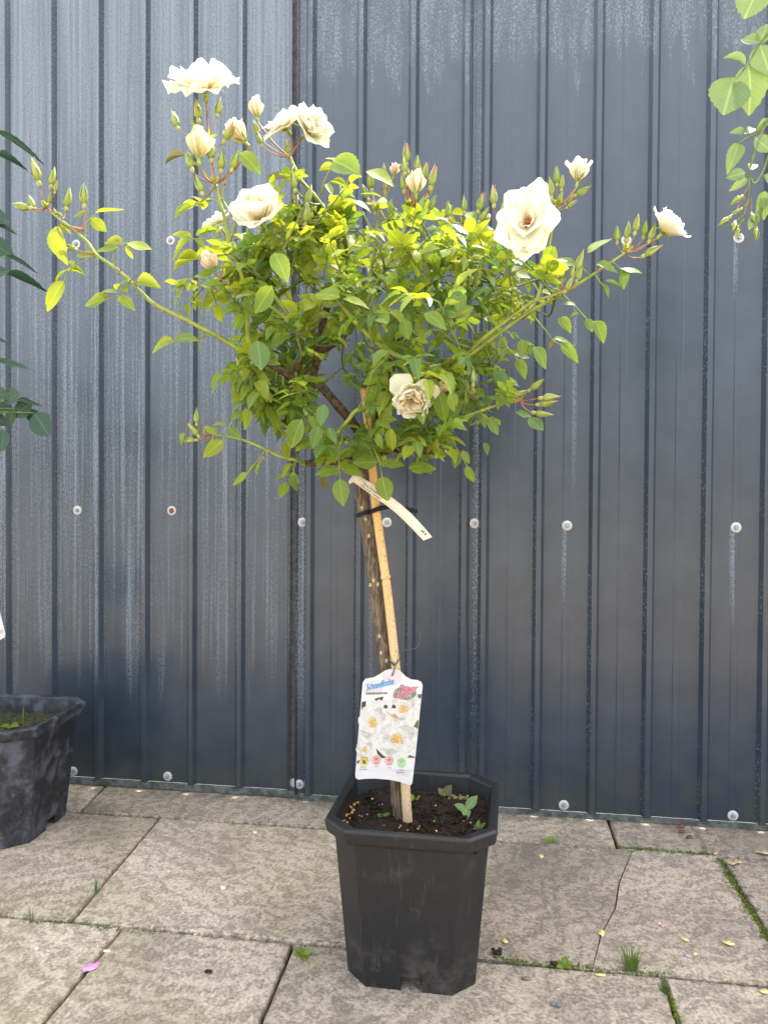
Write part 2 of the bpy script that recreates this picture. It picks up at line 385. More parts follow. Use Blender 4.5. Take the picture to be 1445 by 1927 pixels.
# ------------------------------------------------------------------ metal wall
WTOP = 2.1
wall = empty('metal_wall', (0, 0, 0)); tag(wall, 'dark blue grey profiled metal sheet wall with vertical ribs and screws', 'wall')
RH = .0135
def panel(x0, x1, ribs, z0, z1, mat, yoff=0.0, crease=True, edgeL=0.0, edgeR=0.0):
    prof = []                                     # (x, y, flankflag of the segment that follows)
    if edgeL: prof += [(x0, yoff-edgeL, 0), (x0+.0005, yoff-edgeL*.98, 0), (x0+.006, yoff, 0)]
    else: prof.append((x0, yoff, 0))
    last = x0
    for r in ribs:
        l = r-.026
        if crease and l-last > .05:
            c = (l+last)/2
            for dx, dy in ((-.0085, 0), (-.0065, -.0011), (.0065, -.0011), (.0085, 0)): prof.append((c+dx, yoff+dy, 0))
        prof += [(l, yoff, 1), (l+.0075, yoff-RH, 0), (r-.0075, yoff-RH, 2), (r, yoff, 0)]; last = r
    if edgeR: prof += [(x1-.008, yoff, 0), (x1, yoff-edgeR, 0)]
    else: prof.append((x1, yoff, 0))
    b = MB(); zs = [z0, z1]; vs = []; n = len(prof); fl = []
    for z in zs:
        for x, y, _ in prof: vs.append((x, y, z))
    fs = []
    for j in range(len(zs)-1):
        for i in range(n-1): fs.append((j*n+i, j*n+i+1, (j+1)*n+i+1, (j+1)*n+i)); fl.append(float(prof[i][2]))
    b.add(vs, fs); o = b.obj('sheet_panel', mat, wall, False)
    at = o.data.attributes.new('flank', 'FLOAT', 'FACE'); at.data.foreach_set('value', fl)
    sm = o.modifiers.new('thickness', 'SOLIDIFY'); sm.thickness = .0011; sm.offset = -1
    bv = o.modifiers.new('soft', 'BEVEL'); bv.width = .0016; bv.segments = 2; bv.limit_method = 'ANGLE'; bv.angle_limit = R(15)
    return o
ribsL = [-1.257-.1275*k for k in range(16, 0, -1)]+[-1.257, -1.127, -.998, -.872, -.746, -.619]
panel(-3.40, -.503, ribsL, .020, WTOP, M_WALL_L, 0.0, False, 0, .008)
panel(-.4895, -.052, [-.442, -.317, -.190, -.062], .012, WTOP, M_WALL_R, -.0015, True, .0075, 0)
panel(-.0545, 2.6, [-.015, .113, .241, .365, .491]+[.491+.1265*k for k in range(1, 16)], .012, WTOP, M_WALL_R, -.0045, True)
b = MB(); b.box((-.512, .0016, .01), (-.480, .009, WTOP)); b.obj('backing_strip', M_GAP, wall, False)
b = MB(); b.box((-.485, -.0095, .0), (2.6, .03, .0115)); b.box((-.485, -.0145, .0), (2.6, -.0097, .0035)); b.obj('base_rail', M_RAIL, wall, False)
b = MB(); b.box((-3.4, -.0065, .003), (-.487, .03, .0195)); b.obj('base_rail', M_RAIL, wall, False)
b = MB(); b.box((-3.4, .004, WTOP-.02), (2.6, .06, WTOP-.002)); b.obj('top_rail', M_RAIL, wall, False)
# bolts: hex head with a washer
wb = MB(); wb.lathe([(.0118, 0), (.0121, .0010), (.0105, .0022), (.0062, .0027), (.0058, .0027)], 18); ME_W = wb.mesh('washer', M_WASHER)
wb = MB(); wb.lathe([(.0062, 0), (.0062, .0012), (.0046, .0014), (.0046, .0052), (.0037, .0060)], 6); ME_B = wb.mesh('bolt', M_BOLT, False)
wb = MB(); wb.lathe([(.0072, 0), (.0066, .0009), (.0035, .0004)], 12); ME_RB = wb.mesh('bolt', M_RUST, False)
TO_CAM = Matrix.Rotation(R(90), 4, 'X')
bolts = [(-.473, .689), (-.262, .691), (-.050, .691), (.166, .688), (.542, .688), (.293, 1.350), (.539, 1.345), (.293, .69, 0), (-.478, .036), (.165, .026), (.544, .026),
         (-1.071, .714), (-.814, .715), (-1.074, 1.399), (-.818, 1.398), (-1.083, .033), (-.824, .035), (-.26, 1.352), (-.05, 1.352), (-1.33, .714), (-1.33, 1.399), (-1.33, .034),
         (.92, .688), (.92, 1.346), (.92, .026), (1.3, .688), (1.3, 1.346), (1.3, .026), (-1.59, .714), (-1.59, 1.399), (-.26, .028)]
for bt in bolts:
    if len(bt) == 3: continue
    x, z = bt; yo = 0 if x < -.49 else (-.0017 if x < -.052 else -.0047)
    if abs(x+.05) < .01: yo = -.0047
    rust = abs(x+.814) < .002
    o = link('bolt', ME_RB if rust else ME_B, wall, Matrix.Translation((x, yo-(.0028 if rust else .0022), z)) @ TO_CAM @ Matrix.Rotation(rng.uniform(0, 1), 4, 'Z'))
    link('washer', ME_W, o, Matrix.Translation((0, 0, -.0028 if rust else -.0022)))
o = link('washer', ME_W, wall, Matrix.Translation((-.4945, .0035, .037)) @ TO_CAM)

# ================================================================== POTS
def octo(hx, hy, ch, nseg):
    c = [(-hx+ch, -hy), (hx-ch, -hy), (hx, -hy+ch), (hx, hy-ch), (hx-ch, hy), (-hx+ch, hy), (-hx, hy-ch), (-hx, -hy+ch)]
    out = []
    for i in range(8):
        a, b = c[i], c[(i+1) % 8]; m = nseg[i % 2]
        for k in range(m): out.append((lerp(a[0], b[0], k/m), lerp(a[1], b[1], k/m)))
    return out
def make_pot(name, loc, rz, hb, ht, H, ch, mat, soil_z, soil_mat, notch=(5, 8)):
    root = empty(name, loc); root.rotation_euler = (0, 0, rz)
    nseg = (12, 2); zs = [0, .012, .022, .06, .12, .18, H-.022]
    def ring(z, grow=0.0):
        t = z/H; h = lerp(hb, ht, t)+grow; return [(x, y, z) for x, y in octo(h, h*1.04, lerp(ch*.86, ch, t), nseg)]
    b = MB(); vs = []
    for z in zs: vs += ring(z)
    N = len(ring(0)); fs = []
    for r in range(len(zs)-1):
        for k in range(N):
            seg, kk = divmod(k, 14)
            if r < 2 and kk < 12 and notch[0] <= kk < notch[1]: continue
            fs.append((r*N+k, r*N+(k+1) % N, (r+1)*N+(k+1) % N, (r+1)*N+k))
    b.add(vs, fs)
    b.add(ring(.022), [tuple(range(N))[::-1]])
    body = b.obj('pot_body', mat, root, False)
    sm = body.modifiers.new('wall', 'SOLIDIFY'); sm.thickness = .0028; sm.offset = -1
    # rim: collar with a rolled top edge
    b = MB(); vs = []; prof = [(.0005, -.026), (.0085, -.0245), (.0105, -.021), (.0115, -.004), (.010, -.0008), (.0075, 0), (.0015, -.0004), (-.0025, -.003), (-.0035, -.03), (-.0045, -.06)]
    for gr, dz in prof:
        vs += [(x, y, H+dz) for x, y, _ in ring(H+min(dz, 0), gr)]
    fs = [(r*N+k, r*N+(k+1) % N, (r+1)*N+(k+1) % N, (r+1)*N+k) for r in range(len(prof)-1) for k in range(N)]
    b.add(vs, fs); rim = b.obj('rim', mat, root, False)
    bv = rim.modifiers.new('soft', 'BEVEL'); bv.width = .002; bv.segments = 2; bv.limit_method = 'ANGLE'; bv.angle_limit = R(25)
    # soil
    b = MB(); hs = lerp(hb, ht, soil_z/H)-.003; n = 56; vs = []; idx = {}; fs = []
    for j in range(n+1):
        for i in range(n+1):
            x = lerp(-hs, hs, i/n); y = lerp(-hs*1.04, hs*1.04, j/n)
            lim = hs*2-ch*.95; d = abs(x)+abs(y)
            if d > lim: x *= lim/d; y *= lim/d
            q = Vector((x*46, y*46, soil_z*9)); z = soil_z+.0055*mnoise.noise(q*.35)+.004*mnoise.noise(q)+.0028*mnoise.noise(q*2.3)+.0016*mnoise.noise(q*5)
            vs.append((x, y, z))
    fs = [(j*(n+1)+i, j*(n+1)+i+1, (j+1)*(n+1)+i+1, (j+1)*(n+1)+i) for j in range(n) for i in range(n)]
    b.add(vs, fs); b.obj('soil', soil_mat, root, True)
    return root
POT = Vector((-.124, -.600, 0)); PH = .254
pot = make_pot('flower_pot', POT, R(-1.0), .100, .1215, PH, .040, M_POT, .222, M_SOIL)
tag(pot, 'square black plastic pot with cut corners holding the white flowered rose tree', 'pot')
POT2 = Vector((-1.098, -.262, 0))
pot2 = make_pot('flower_pot', POT2, R(1.5), .106, .130, .262, .044, M_POT_WORN, .222, M_SOIL_MOSSY)
tag(pot2, 'weathered greyish plastic pot with dusty sides beside the metal wall', 'pot')
rg = random.Random(21)
b = MB()
def blob(mb, c, r, sides=6, mi=0, sq=.8):
    M = Matrix.Translation(c) @ Matrix.Rotation(rg.uniform(0, 3), 4, 'X') @ Matrix.Rotation(rg.uniform(0, 3), 4, 'Z')
    mb.lathe([(r*.35, -r*sq*.9), (r*.9, -r*sq*.45), (r, 0), (r*.85, r*sq*.5), (r*.3, r*sq*.9)], sides, M, mi)
for i in range(16): blob(b, (-.112+rg.uniform(-.004, .006), -.055+i*.0062+rg.uniform(-.004, .004), .226), rg.uniform(.0017, .0028), 6, 0)
for i in range(34): blob(b, (rg.uniform(-.10, .10), rg.uniform(-.1, .1), .2238), rg.uniform(.0010, .0021), 6, 0 if rg.random() < .6 else 1)
tag(b.obj('granules', [M_PELLET, M_PERLITE], pot), kind='stuff')
b = MB()
for i in range(620): blob(b, (rg.uniform(-.108, .108), rg.uniform(-.11, .11), .2225), rg.uniform(.0010, .0044), 5, 0)
for i in range(90):
    q = Vector((rg.uniform(-.10, .10), rg.uniform(-.1, .1), .2262)); a = rg.uniform(0, 6.28); L = rg.uniform(.006, .018); d = Vector((math.cos(a), math.sin(a), rg.uniform(-.1, .25)))*L; b.tube([q, q+d*.5+Vector((0, 0, .001)), q+d], .0005, 4, 0, False)
tag(b.obj('soil_crumbs', [M_SOIL], pot), kind='stuff')
b = MB()
for i in range(120): blob(b, (rg.uniform(-.11, .115), rg.uniform(-.115, .115), .2225), rg.uniform(.0012, .004), 5, 0)
tag(b.obj('soil_crumbs', [M_SOIL_MOSSY], pot2), kind='stuff')
# ================================================================== LEAVES
def leaf_geo(seed, wid=.33, fold=.25, bend=.25, teeth=8, tw=.0):
    r = random.Random(seed); n = teeth*2; vs = []; uv = []; fs = []
    for i in range(n+1):
        t = i/n; h = wid*(math.sin(math.pi*t**.80)**.82) if 0 < t < 1 else 0
        if t > .85: h *= 1-.25*(t-.85)/.15
        h = max(h, .0 if i in (0, n) else .02)
        se = 1.0 if i % 2 else .945
        shift = .022 if i % 2 else 0.0
        zc = -bend*t*t+.05*math.sin(t*3+seed); wob = .05*math.sin(t*7+seed*1.7)
        a = tw*t
        for sgn in (-1, 0, 1):
            hh = h*se*abs(sgn); x = sgn*hh; z = fold*hh+(wob*hh*2 if sgn > 0 else -wob*hh)
            xr = x*math.cos(a)-z*math.sin(a); zr = x*math.sin(a)+z*math.cos(a)
            vs.append((xr, t+(shift if sgn else 0), zc+zr)); uv.append((.5+.5*sgn*(h/wid if wid else 0), t))
    for i in range(n):
        o = i*3
        fs += [(o, o+1, o+4, o+3), (o+1, o+2, o+5, o+4)]
    return vs, fs, uv
LG = [leaf_geo(1, .33, .20, .22), leaf_geo(2, .34, .42, .35), leaf_geo(3, .30, .65, .45, 8, .3), leaf_geo(4, .36, .15, .12),
      leaf_geo(5, .31, .9, .2, 8, -.3), leaf_geo(6, .35, -.2, .30), leaf_geo(7, .33, .30, -.15, 8, .4), leaf_geo(8, .37, .25, .55, 8, -.5)]
LMESH = {}
def lmesh(v, cl):
    if (v, cl) not in LMESH:
        b = MB(); b.add(*LG[v][:2], 0, LG[v][2]); LMESH[(v, cl)] = b.mesh('leaf', M_LEAF[cl])
    return LMESH[(v, cl)]
def leaf_matrix(base, tip, nrm, wide=1.0):
    y = tip-base; L = y.length; y = y/L; x = y.cross(nrm)
    if x.length < 1e-3: x = y.orthogonal()
    x.normalize(); z = x.cross(y)
    return Matrix(((x.x*L*wide, y.x*L, z.x*L, base.x), (x.y*L*wide, y.y*L, z.y*L, base.y), (x.z*L*wide, y.z*L, z.z*L, base.z), (0, 0, 0, 1)))
class Plant:
    def __init__(self, root): self.root = root; self.leaves = []; self.o = Vector(root.location)
    def leaf(self, base, tip, nrm, cl, v=None, wide=None):
        if v is None: v = rg.randrange(8)
        if wide is None: wide = rg.uniform(.74, .98)
        self.leaves.append((leaf_matrix(Vector(base)-self.o, Vector(tip)-self.o, Vector(nrm), wide), v, cl, (Vector(tip)-Vector(base)).length, (Vector(base)+Vector(tip))/2))
    def compound(self, mb, base, d, L, n=5, size=.034, cl='m', nrm=None, mi=0):
        d = Vector(d).normalized(); nrm = Vector(nrm) if nrm else Vector((rg.uniform(-.5, .5), rg.uniform(-.65, .35), rg.uniform(.7, 1.1)))
        side = d.cross(nrm).normalized(); nrm = side.cross(d).normalized()
        pts = [base+d*(L*t)-Vector((0, 0, 1))*(L*.22*t*t) for t in (0, .25, .5, .75, 1)]
        mb.tube([p-self.o for p in pts], [.0011, .0010, .0009, .0008, .0006], 4, mi, False)
        prs = (n-1)//2
        for k in range(prs):
            t = 1-.33*(k+.8)*(1 if prs < 3 else .8); t = max(t, .22)
            p = base+d*(L*t)-Vector((0, 0, 1))*(L*.22*t*t)
            for sg in (-1, 1):
                if rg.random() < .06: continue
                dd = (side*sg*rg.uniform(.75, 1)+d*rg.uniform(.35, .8)+nrm*rg.uniform(-.25, .3)-Vector((0, 0, rg.uniform(0, .35)))).normalized()
                s_ = size*rg.uniform(.72, 1.0)*(1-.10*k)
                self.leaf(p, p+dd*s_, nrm+Vector((rg.uniform(-.4, .4), rg.uniform(-.4, .4), rg.uniform(-.2, .4))), cl if rg.random() < .85 else rg.choice('ymd'))
        dd = (pts[-1]-pts[-2]).normalized()+nrm*rg.uniform(-.2, .2)
        self.leaf(pts[-1], pts[-1]+dd.normalized()*size*rg.uniform(1.0, 1.2), nrm+Vector((rg.uniform(-.3, .3), rg.uniform(-.3, .3), 0)), cl)
    def flush(self, nmax=300, stuff='foliage', fname='leaf'):
        ls = sorted(self.leaves, key=lambda l: -l[3]*(1+1.5*max(0, -(l[4].y+.60))*4))
        for M, v, cl, L, c in ls[:nmax]: link(fname, lmesh(v, cl), self.root, M)
        if ls[nmax:]:
            b = MB(); keys = list(M_LEAF)
            for M, v, cl, L, c in ls[nmax:]:
                b.add([M @ Vector(p) for p in LG[v][0]], LG[v][1], keys.index(cl), LG[v][2])
            tag(b.obj(stuff, [M_LEAF[q] for q in keys], self.root), kind='stuff')
# ================================================================== FLOWERS AND BUDS
def petal_geo(r, L, Wd, a0, a1, cup, ruf, r0=.002, n=8, m=7, pw=1.0):
    vs = []; uv = []; ph = r.uniform(0, 6); k2 = r.uniform(1.6, 3.2); tipn = r.uniform(.0, .07)
    for j in range(m+1):
        for i in range(n+1):
            s_ = 2*i/n-1; v = j/m
            ve = v*(1-.30*s_*s_-tipn*math.exp(-(s_*5)**2)+.018*math.sin(s_*4+ph)*v)
            rr, z = r0, 0.0; K = 8
            for q in range(K):
                th = a0+(a1-a0)*((q+.5)/K*ve)**pw; rr += math.sin(th)*L*ve/K; z += math.cos(th)*L*ve/K
            th = a0+(a1-a0)*ve**pw
            wv = Wd*(.16+.84*math.sin(min(1, v*1.12)*math.pi/2)**.75)*(1 if v < .8 else 1-.35*((v-.8)/.2)**2)
            off = cup*wv*s_*s_+ruf*L*(math.sin(k2*s_*2+ph)*v*v+.4*math.sin(3.6*s_-ph)*v**3)
            vs.append((rr-math.cos(th)*off, wv*s_, z+math.sin(th)*off)); uv.append((i/n, v))
    fs = [(j*(n+1)+i, j*(n+1)+i+1, (j+1)*(n+1)+i+1, (j+1)*(n+1)+i) for j in range(m) for i in range(n)]
    return vs, fs, uv
KINDS = {  # whorls: (count, length, half width, angle at base, angle at tip, cup, ruffle)
 'open': ([(6, 1.0, .50, 1.0, 1.70, .08, .05), (6, .92, .47, .80, 1.35, .16, .05), (5, .72, .38, .55, 1.05, .25, .06), (3, .46, .26, .3, .85, .4, .08)], True),
 'cupped': ([(6, 1.0, .50, .75, 1.25, .22, .06), (6, .92, .46, .45, .95, .35, .07), (6, .78, .40, .25, .6, .5, .08), (4, .55, .3, .1, .4, .6, .08)], True),
 'half': ([(5, 1.0, .62, .75, 1.30, .16, .05), (3, .96, .56, .38, .72, .32, .05), (2, .86, .42, .18, .30, .7, .03), (3, .78, .30, .05, .10, 1.0, .02)], False),
 'top': ([(6, 1.0, .48, 1.05, 1.70, .12, .10), (6, .95, .46, .85, 1.15, .20, .09), (5, .82, .40, .62, .75, .30, .08)], True),
 'goblet': ([(4, 1.0, .42, .42, .62, .55, .05), (4, .98, .40, .25, .30, .8, .04), (4, .92, .34, .1, .12, 1.0, .03)], False),
 'barrel': ([(3, 1.0, .40, .34, .06, .85, .03), (3, 1.0, .36, .25, -.02, 1.0, .03), (3, .95, .3, .12, -.05, 1.1, .02)], False),
 'nod': ([(3, .95, .55, 1.3, 1.75, .15, .05), (6, 1.05, .52, 1.15, .25, .30, .05), (6, 1.0, .46, .95, .15, .40, .06), (6, .92, .40, .75, .10, .5, .07), (5, .8, .32, .5, .0, .6, .08)], False)}
def flower(root, c, axis, L, kind, mat, seed, spin=0.0, inner=None, sq=(1, 1, 1)):
    r = random.Random(seed); axis = Vector(axis).normalized(); M = frame(axis, Vector((.05, -.1, 1))).to_4x4(); M.translation = Vector(c)-Vector(root.location)
    b = MB(); h = L*.16
    b.lathe([(.0012, -h*1.6), (h*.42, -h*1.3), (h*.50, -h*.8), (h*.36, -h*.35), (h*.52, -.0005), (h*.1, .0012)], 10, Matrix(), 0)
    for k in range(5):
        a = 2*math.pi*k/5+.3; q = Matrix.Rotation(a, 4, 'Z')
        bend = {'barrel': .35, 'goblet': .7}.get(kind, 1.7); pts = []
        for t in (0, .33, .66, 1):
            th = .5+(bend-.5)*t; pts.append((h*.4+math.sin(th)*L*.5*t, t, math.cos(th)*L*.5*t))
        vs = []
        for (x, t, z) in pts:
            wv = L*.085*(1-t)**.7*(1.15 if t < .5 else 1)
            vs += [q @ Vector((x, -wv, z)), q @ Vector((x, wv, z))]
        b.add(vs, [(0, 1, 3, 2), (2, 3, 5, 4), (4, 5, 7, 6)], 0)
    fl = b.obj('rose_flower', [M_BUD], root); fl.matrix_local = M @ Matrix.Diagonal((*sq, 1))
    wh, st = KINDS[kind]; ang = spin
    for wi, (cnt, l, wd, a0, a1, cup, ruf) in enumerate(wh):
        for k in range(cnt):
            a = ang+2*math.pi*k/cnt+r.uniform(-.16, .16)
            ge = petal_geo(r, L*l*r.uniform(.9, 1.06), L*wd*r.uniform(.88, 1.1), a0+r.uniform(-.10, .10), a1+r.uniform(-.22, .22), cup*r.uniform(.7, 1.3), ruf*r.uniform(.6, 1.5), .0018)
            pb = MB(); pb.add(ge[0], ge[1], 0, ge[2])
            o = pb.obj('petal', (inner if inner and wi >= len(wh)-2 else mat), fl); o.matrix_local = Matrix.Rotation(a, 4, 'Z') @ Matrix.Translation((0, 0, .0008*wi))
        ang += math.pi/cnt+.35
    if st:
        sb = MB()
        for k in range(54):
            a = r.uniform(0, 6.28); t = r.uniform(.1, .62); ln = L*r.uniform(.22, .34); e = Vector((math.cos(a)*math.sin(t), math.sin(a)*math.sin(t), math.cos(t)))*ln
            s0 = e*.1; sb.tube([s0, s0.lerp(e, .6)+Vector((0, 0, .001)), e], [.0003, .00025, .0002], 3, 0, False)
            sb.lathe([(.0002, -.0008), (.0010, -.0002), (.0009, .0006), (.0002, .0010)], 4, Matrix.Translation(e), 1)
        tag(sb.obj('stamens', [M_FILAMENT, M_STAMEN], fl), kind='stuff')
    return fl
def bud_mesh(style):
    b = MB()
    tipm = {'c': 0, 's': 2, 'p': 3}[style]
    # unit: 1 = bud length; hip below the calyx
    b.lathe([(.05, -.34), (.125, -.27), (.15, -.16), (.115, -.05), (.10, -.0)], 8, Matrix(), 1)
    prof = [(.10, 0), (.21, .08), (.25, .20), (.225, .36), (.16, .54), (.085, .74), (.035, .90), (.008, 1.0)]
    b.lathe(prof, 10, Matrix(), 0, 5, .05, [0, 0, 0, 0, tipm, tipm, tipm if style != 'c' else 0])
    for k in range(5):
        a = 2*math.pi*k/5+.3; ln = (.95, 1.12, .9, 1.2, 1.0)[k]; sp = .0 if style == 'c' else .06
        q = Matrix.Rotation(a, 4, 'Z'); vs = []
        for t in (0, .3, .6, .85, 1):
            rad = [.12, .262, .205, .115, .05+sp*1.6][[0, .3, .6, .85, 1].index(t)]+sp*t*.6; wv = .125*(1-t)**.65+.008
            vs += [q @ Vector((rad, -wv, t*ln*.92)), q @ Vector((rad+.012, 0, t*ln*.92)), q @ Vector((rad, wv, t*ln*.92))]
        fs = []
        for j in range(4): fs += [(j*3, j*3+1, j*3+4, j*3+3), (j*3+1, j*3+2, j*3+5, j*3+4)]
        b.add(vs, fs, 1 if k % 2 else 0)
    return b.mesh('bud', [M_BUD, M_BUD2, M_BUDCREAM, M_BUDTIP])
ME_BUD = {s_: bud_mesh(s_) for s_ in 'csp'}
def bud(root, c, axis, L, style='c'):
    M = frame(axis).to_4x4() @ Matrix.Rotation(rg.uniform(0, 6), 4, 'Z') @ Matrix.Diagonal((L*.86, L*.86, L, 1))
    M.translation = Vector(c)-Vector(axis).normalized()*L*.45-Vector(root.location)
    link('bud', ME_BUD[style], root, M); return Vector(c)-Vector(axis).normalized()*L*.77
# ================================================================== ROSE TREE
PY = -.600; S = 1.27/F                            # metres per photo pixel at the rose
rose = empty('rose_tree', (POT.x, POT.y, .215)); RO_ = Vector(rose.location)
tag(rose, 'white flowered rose tree on a slim brown trunk in the square black pot', 'rose tree')
RP = Plant(rose)
def T(pl): return [W(x, y, PY+d) for x, y, d in pl]
def wood(name, pl, r0, r1, mat, sub=6, sides=8, bumpy=.0, knots=0, thorns=0, parent=rose, mats=None):
    pts = spline(T(pl), sub); n = len(pts); b = MB(); off = Vector(parent.location)
    rad = [lerp(r0, r1, i/(n-1)) for i in range(n)]
    if bumpy: rad = [q*(1+bumpy*mnoise.noise(Vector((i*.35, r0*900, 0)))) for i, q in enumerate(rad)]
    b.tube([p-off for p in pts], rad, sides, 0, True, bumpy*.45, rg if bumpy else None)
    for k in range(thorns):
        i = rg.randrange(2, n-2); p = pts[i]; t = (pts[i+1]-pts[i-1]).normalized(); a = Matrix.Rotation(rg.uniform(0, 6.28), 3, t) @ t.orthogonal().normalized()
        if abs(a.y) > .8: a.y *= .3; a.normalize()
        h = rg.uniform(.0035, .006); q = p-off+a*rad[i]*.8
        b.tube([q, q+a*h*.5-t*h*.1, q+a*h-t*h*.35], [.0016, .0009, .0001], 5, 1, False)
    return b, pts
def put(b, name, mat, parent=rose, mats=None): return b.obj(name, mats or [mat, M_THORN, M_RED], parent)
# trunk
b, TRK = wood('trunk', [(758, 1575, 0), (752, 1530, 0), (747, 1480, 0), (741, 1400, .0), (733, 1290, 0), (725, 1244, 0), (715, 1171, 0), (705, 1088, 0), (693, 1005, 0), (686, 960, 0), (680, 922, .0), (684, 885, .003), (694, 845, .005), (698, 815, .005)], .0118, .0112, M_BARK, 7, 14, .10)
put(b, 'trunk', M_BARK)
kb = MB()
for (x, y) in [(681, 955), (694, 1008), (688, 977), (697, 1101), (711, 1100), (714, 1197), (717, 1228), (727, 1243), (703, 1092)]:
    p = W(x, y, PY-.0105)-RO_; M = frame((0, -1, .15)).to_4x4(); M.translation = p
    kb.lathe([(.0030, -.003), (.0032, .0002), (.0022, .0014), (.0005, .0018)], 8, M @ Matrix.Diagonal((.8, 1.25, 1, 1)), 0)
tag(kb.obj('prickle_scars', plain('prickle_scar', (.40, .30, .18), .7, .3, 400), rose), kind='stuff')
# old wood in the crown
LIMBS = {}
def limb(key, pl, r0, r1, mat=M_BARK_DARK, bumpy=.16, thorns=0, name='branch'):
    b, pts = wood(name, pl, r0, r1, mat, 6, 9, bumpy, 0, thorns); put(b, name, mat); LIMBS[key] = pts
limb('A', [(697, 850, .004), (668, 802, -.005), (640, 768, -.015), (612, 735, -.02), (590, 711, -.02), (594, 690, -.02), (600, 655, -.015), (606, 617, -.01), (615, 580, 0), (624, 530, .005)], .0084, .0050)
limb('B', [(592, 712, -.02), (575, 716, -.03), (555, 713, -.04), (522, 694, -.05), (494, 675, -.055)], .0070, .0048)
limb('D', [(556, 706, -.04), (560, 690, -.05), (568, 668, -.06), (579, 637, -.065)], .0062, .0056)
limb('E', [(697, 850, .004), (712, 800, .01), (722, 760, .015), (755, 725, .02), (800, 700, .02), (830, 690, .0)], .0092, .0060)
limb('K', [(697, 858, 0), (731, 848, -.01), (770, 846, -.02), (815, 850, -.03)], .0066, .0050)
limb('N', [(697, 856, 0), (660, 868, -.005), (620, 868, -.01), (577, 872, -.01)], .0066, .0055)
limb('Q', [(722, 762, .015), (735, 700, .04), (742, 650, .06), (760, 600, .08)], .0075, .0045)
limb('O', [(600, 660, -.015), (640, 640, .02), (665, 600, .05), (690, 560, .07)], .0060, .0038)
limb('U', [(830, 690, 0), (870, 688, .01), (925, 686, .02)], .0055, .0045)
# green shoots that carry the flower clusters
SH = {}
def shoot(key, pl, r0, r1, thorns=6, leaves=4, cl='y', size=.031, mat=M_SHOOT, tips=.25, n=5):
    b, pts = wood('shoot', pl, r0, r1, mat, 6, 7, .05, 0, thorns); SH[key] = pts; m = len(pts)
    for k in range(leaves):
        t = lerp(.12, .92, (k+.5)/leaves)+rg.uniform(-.05, .05); i = max(1, min(m-2, int(t*m))); p = pts[i]; tg = (pts[i+1]-pts[i-1]).normalized()
        sd_ = Matrix.Rotation(rg.uniform(0, 6.28), 3, tg) @ tg.orthogonal().normalized()
        d = (tg*.5+sd_+Vector((0, -.15, .15))).normalized()
        RP.compound(b, p, d, rg.uniform(.04, .062), rg.choice((5, 5, 7, 3)) if n == 5 else n, size*rg.uniform(.85, 1.1), cl if rg.random() < .8 else 'm', None, 0)
    put(b, 'shoot', mat)
shoot('C', [(494, 675, -.055), (455, 660, -.06), (415, 636, -.06), (372, 613, -.06), (332, 593, -.06), (292, 573, -.06), (269, 553, -.06), (246, 530, -.06), (216, 503, -.06), (183, 480, -.06), (166, 456, -.06), (136, 430, -.06), (116, 415, -.06), (98, 400, -.06)], .0042, .0017, 26, 0)
shoot('D', [(577, 640, -.065), (560, 622, -.07), (534, 596, -.08), (503, 572, -.085), (488, 560, -.09)], .0040, .0022, 2, 2, 'm')
shoot('E1', [(812, 712, -.02), (850, 692, -.05), (909, 649, -.06), (984, 594, -.06), (1030, 568, -.06), (1074, 543, -.055), (1118, 515, -.05), (1152, 492, -.05), (1175, 476, -.05)], .0038, .0016, 9, 1, 'y')
shoot('E2', [(850, 692, -.05), (905, 640, -.07), (950, 605, -.08), (1000, 570, -.08), (1040, 556, -.08), (1063, 548, -.08)], .0032, .0016, 5, 2, 'm')
shoot('F', [(842, 690, .0), (790, 684, -.06), (749, 671, -.10), (711, 646, -.115), (668, 605, -.12), (634, 565, -.12), (618, 553, -.12)], .0046, .0032, 7, 0)
shoot('G', [(635, 816, -.08), (655, 792, -.085), (671, 772, -.09), (702, 761, -.095), (743, 722, -.09), (778, 707, -.08), (812, 712, -.06)], .0036, .0026, 3, 1, 'm')
shoot('H1', [(684, 600, .0), (690, 560, -.02), (697, 516, -.03), (705, 470, -.03), (710, 420, -.03), (714, 394, -.03)], .0036, .0020, 4, 3, 'm')
shoot('H2', [(665, 610, -.03), (690, 570, -.05), (716, 521, -.06), (740, 480, -.06), (755, 444, -.06), (768, 405, -.055), (773, 388, -.055)], .0038, .0021, 4, 3, 'm')
shoot('H3', [(790, 600, 0), (802, 549, -.01), (819, 508, -.02), (841, 477, -.03), (858, 440, -.03), (868, 425, -.03)], .0032, .0018, 2, 3, 'm')
shoot('H4', [(820, 640, -.03), (838, 605, -.05), (862, 575, -.06), (878, 550, -.065)], .0028, .0018, 2, 3, 'm')
shoot('P9', [(880, 560, -.02), (895, 525, -.03), (913, 492, -.04), (930, 458, -.04), (941, 436, -.04)], .0036, .0026, 3, 3, 'y')
shoot('I1', [(480, 700, -.05), (470, 660, -.06), (466, 603, -.07), (462, 550, -.075), (455, 516, -.08), (444, 490, -.08), (431, 458, -.08), (424, 413, -.08), (414, 380, -.08), (406, 347, -.08)], .0046, .0026, 8, 5, 'y')
shoot('I2', [(560, 620, -.05), (530, 575, -.06), (495, 531, -.075), (475, 499, -.085), (470, 470, -.09), (465, 455, -.09)], .0040, .0026, 4, 3, 'y')
shoot('I3', [(431, 458, -.08), (443, 420, -.075), (430, 395, -.07), (418, 370, -.07), (424, 335, -.065)], .0024, .0018, 3, 0, 'y')
shoot('J', [(640, 560, .02), (655, 490, .02), (640, 430, .01), (612, 395, .0), (590, 366, -.01), (568, 341, -.02), (553, 312, -.02), (546, 296, -.02)], .0042, .0024, 5, 2, 'm')
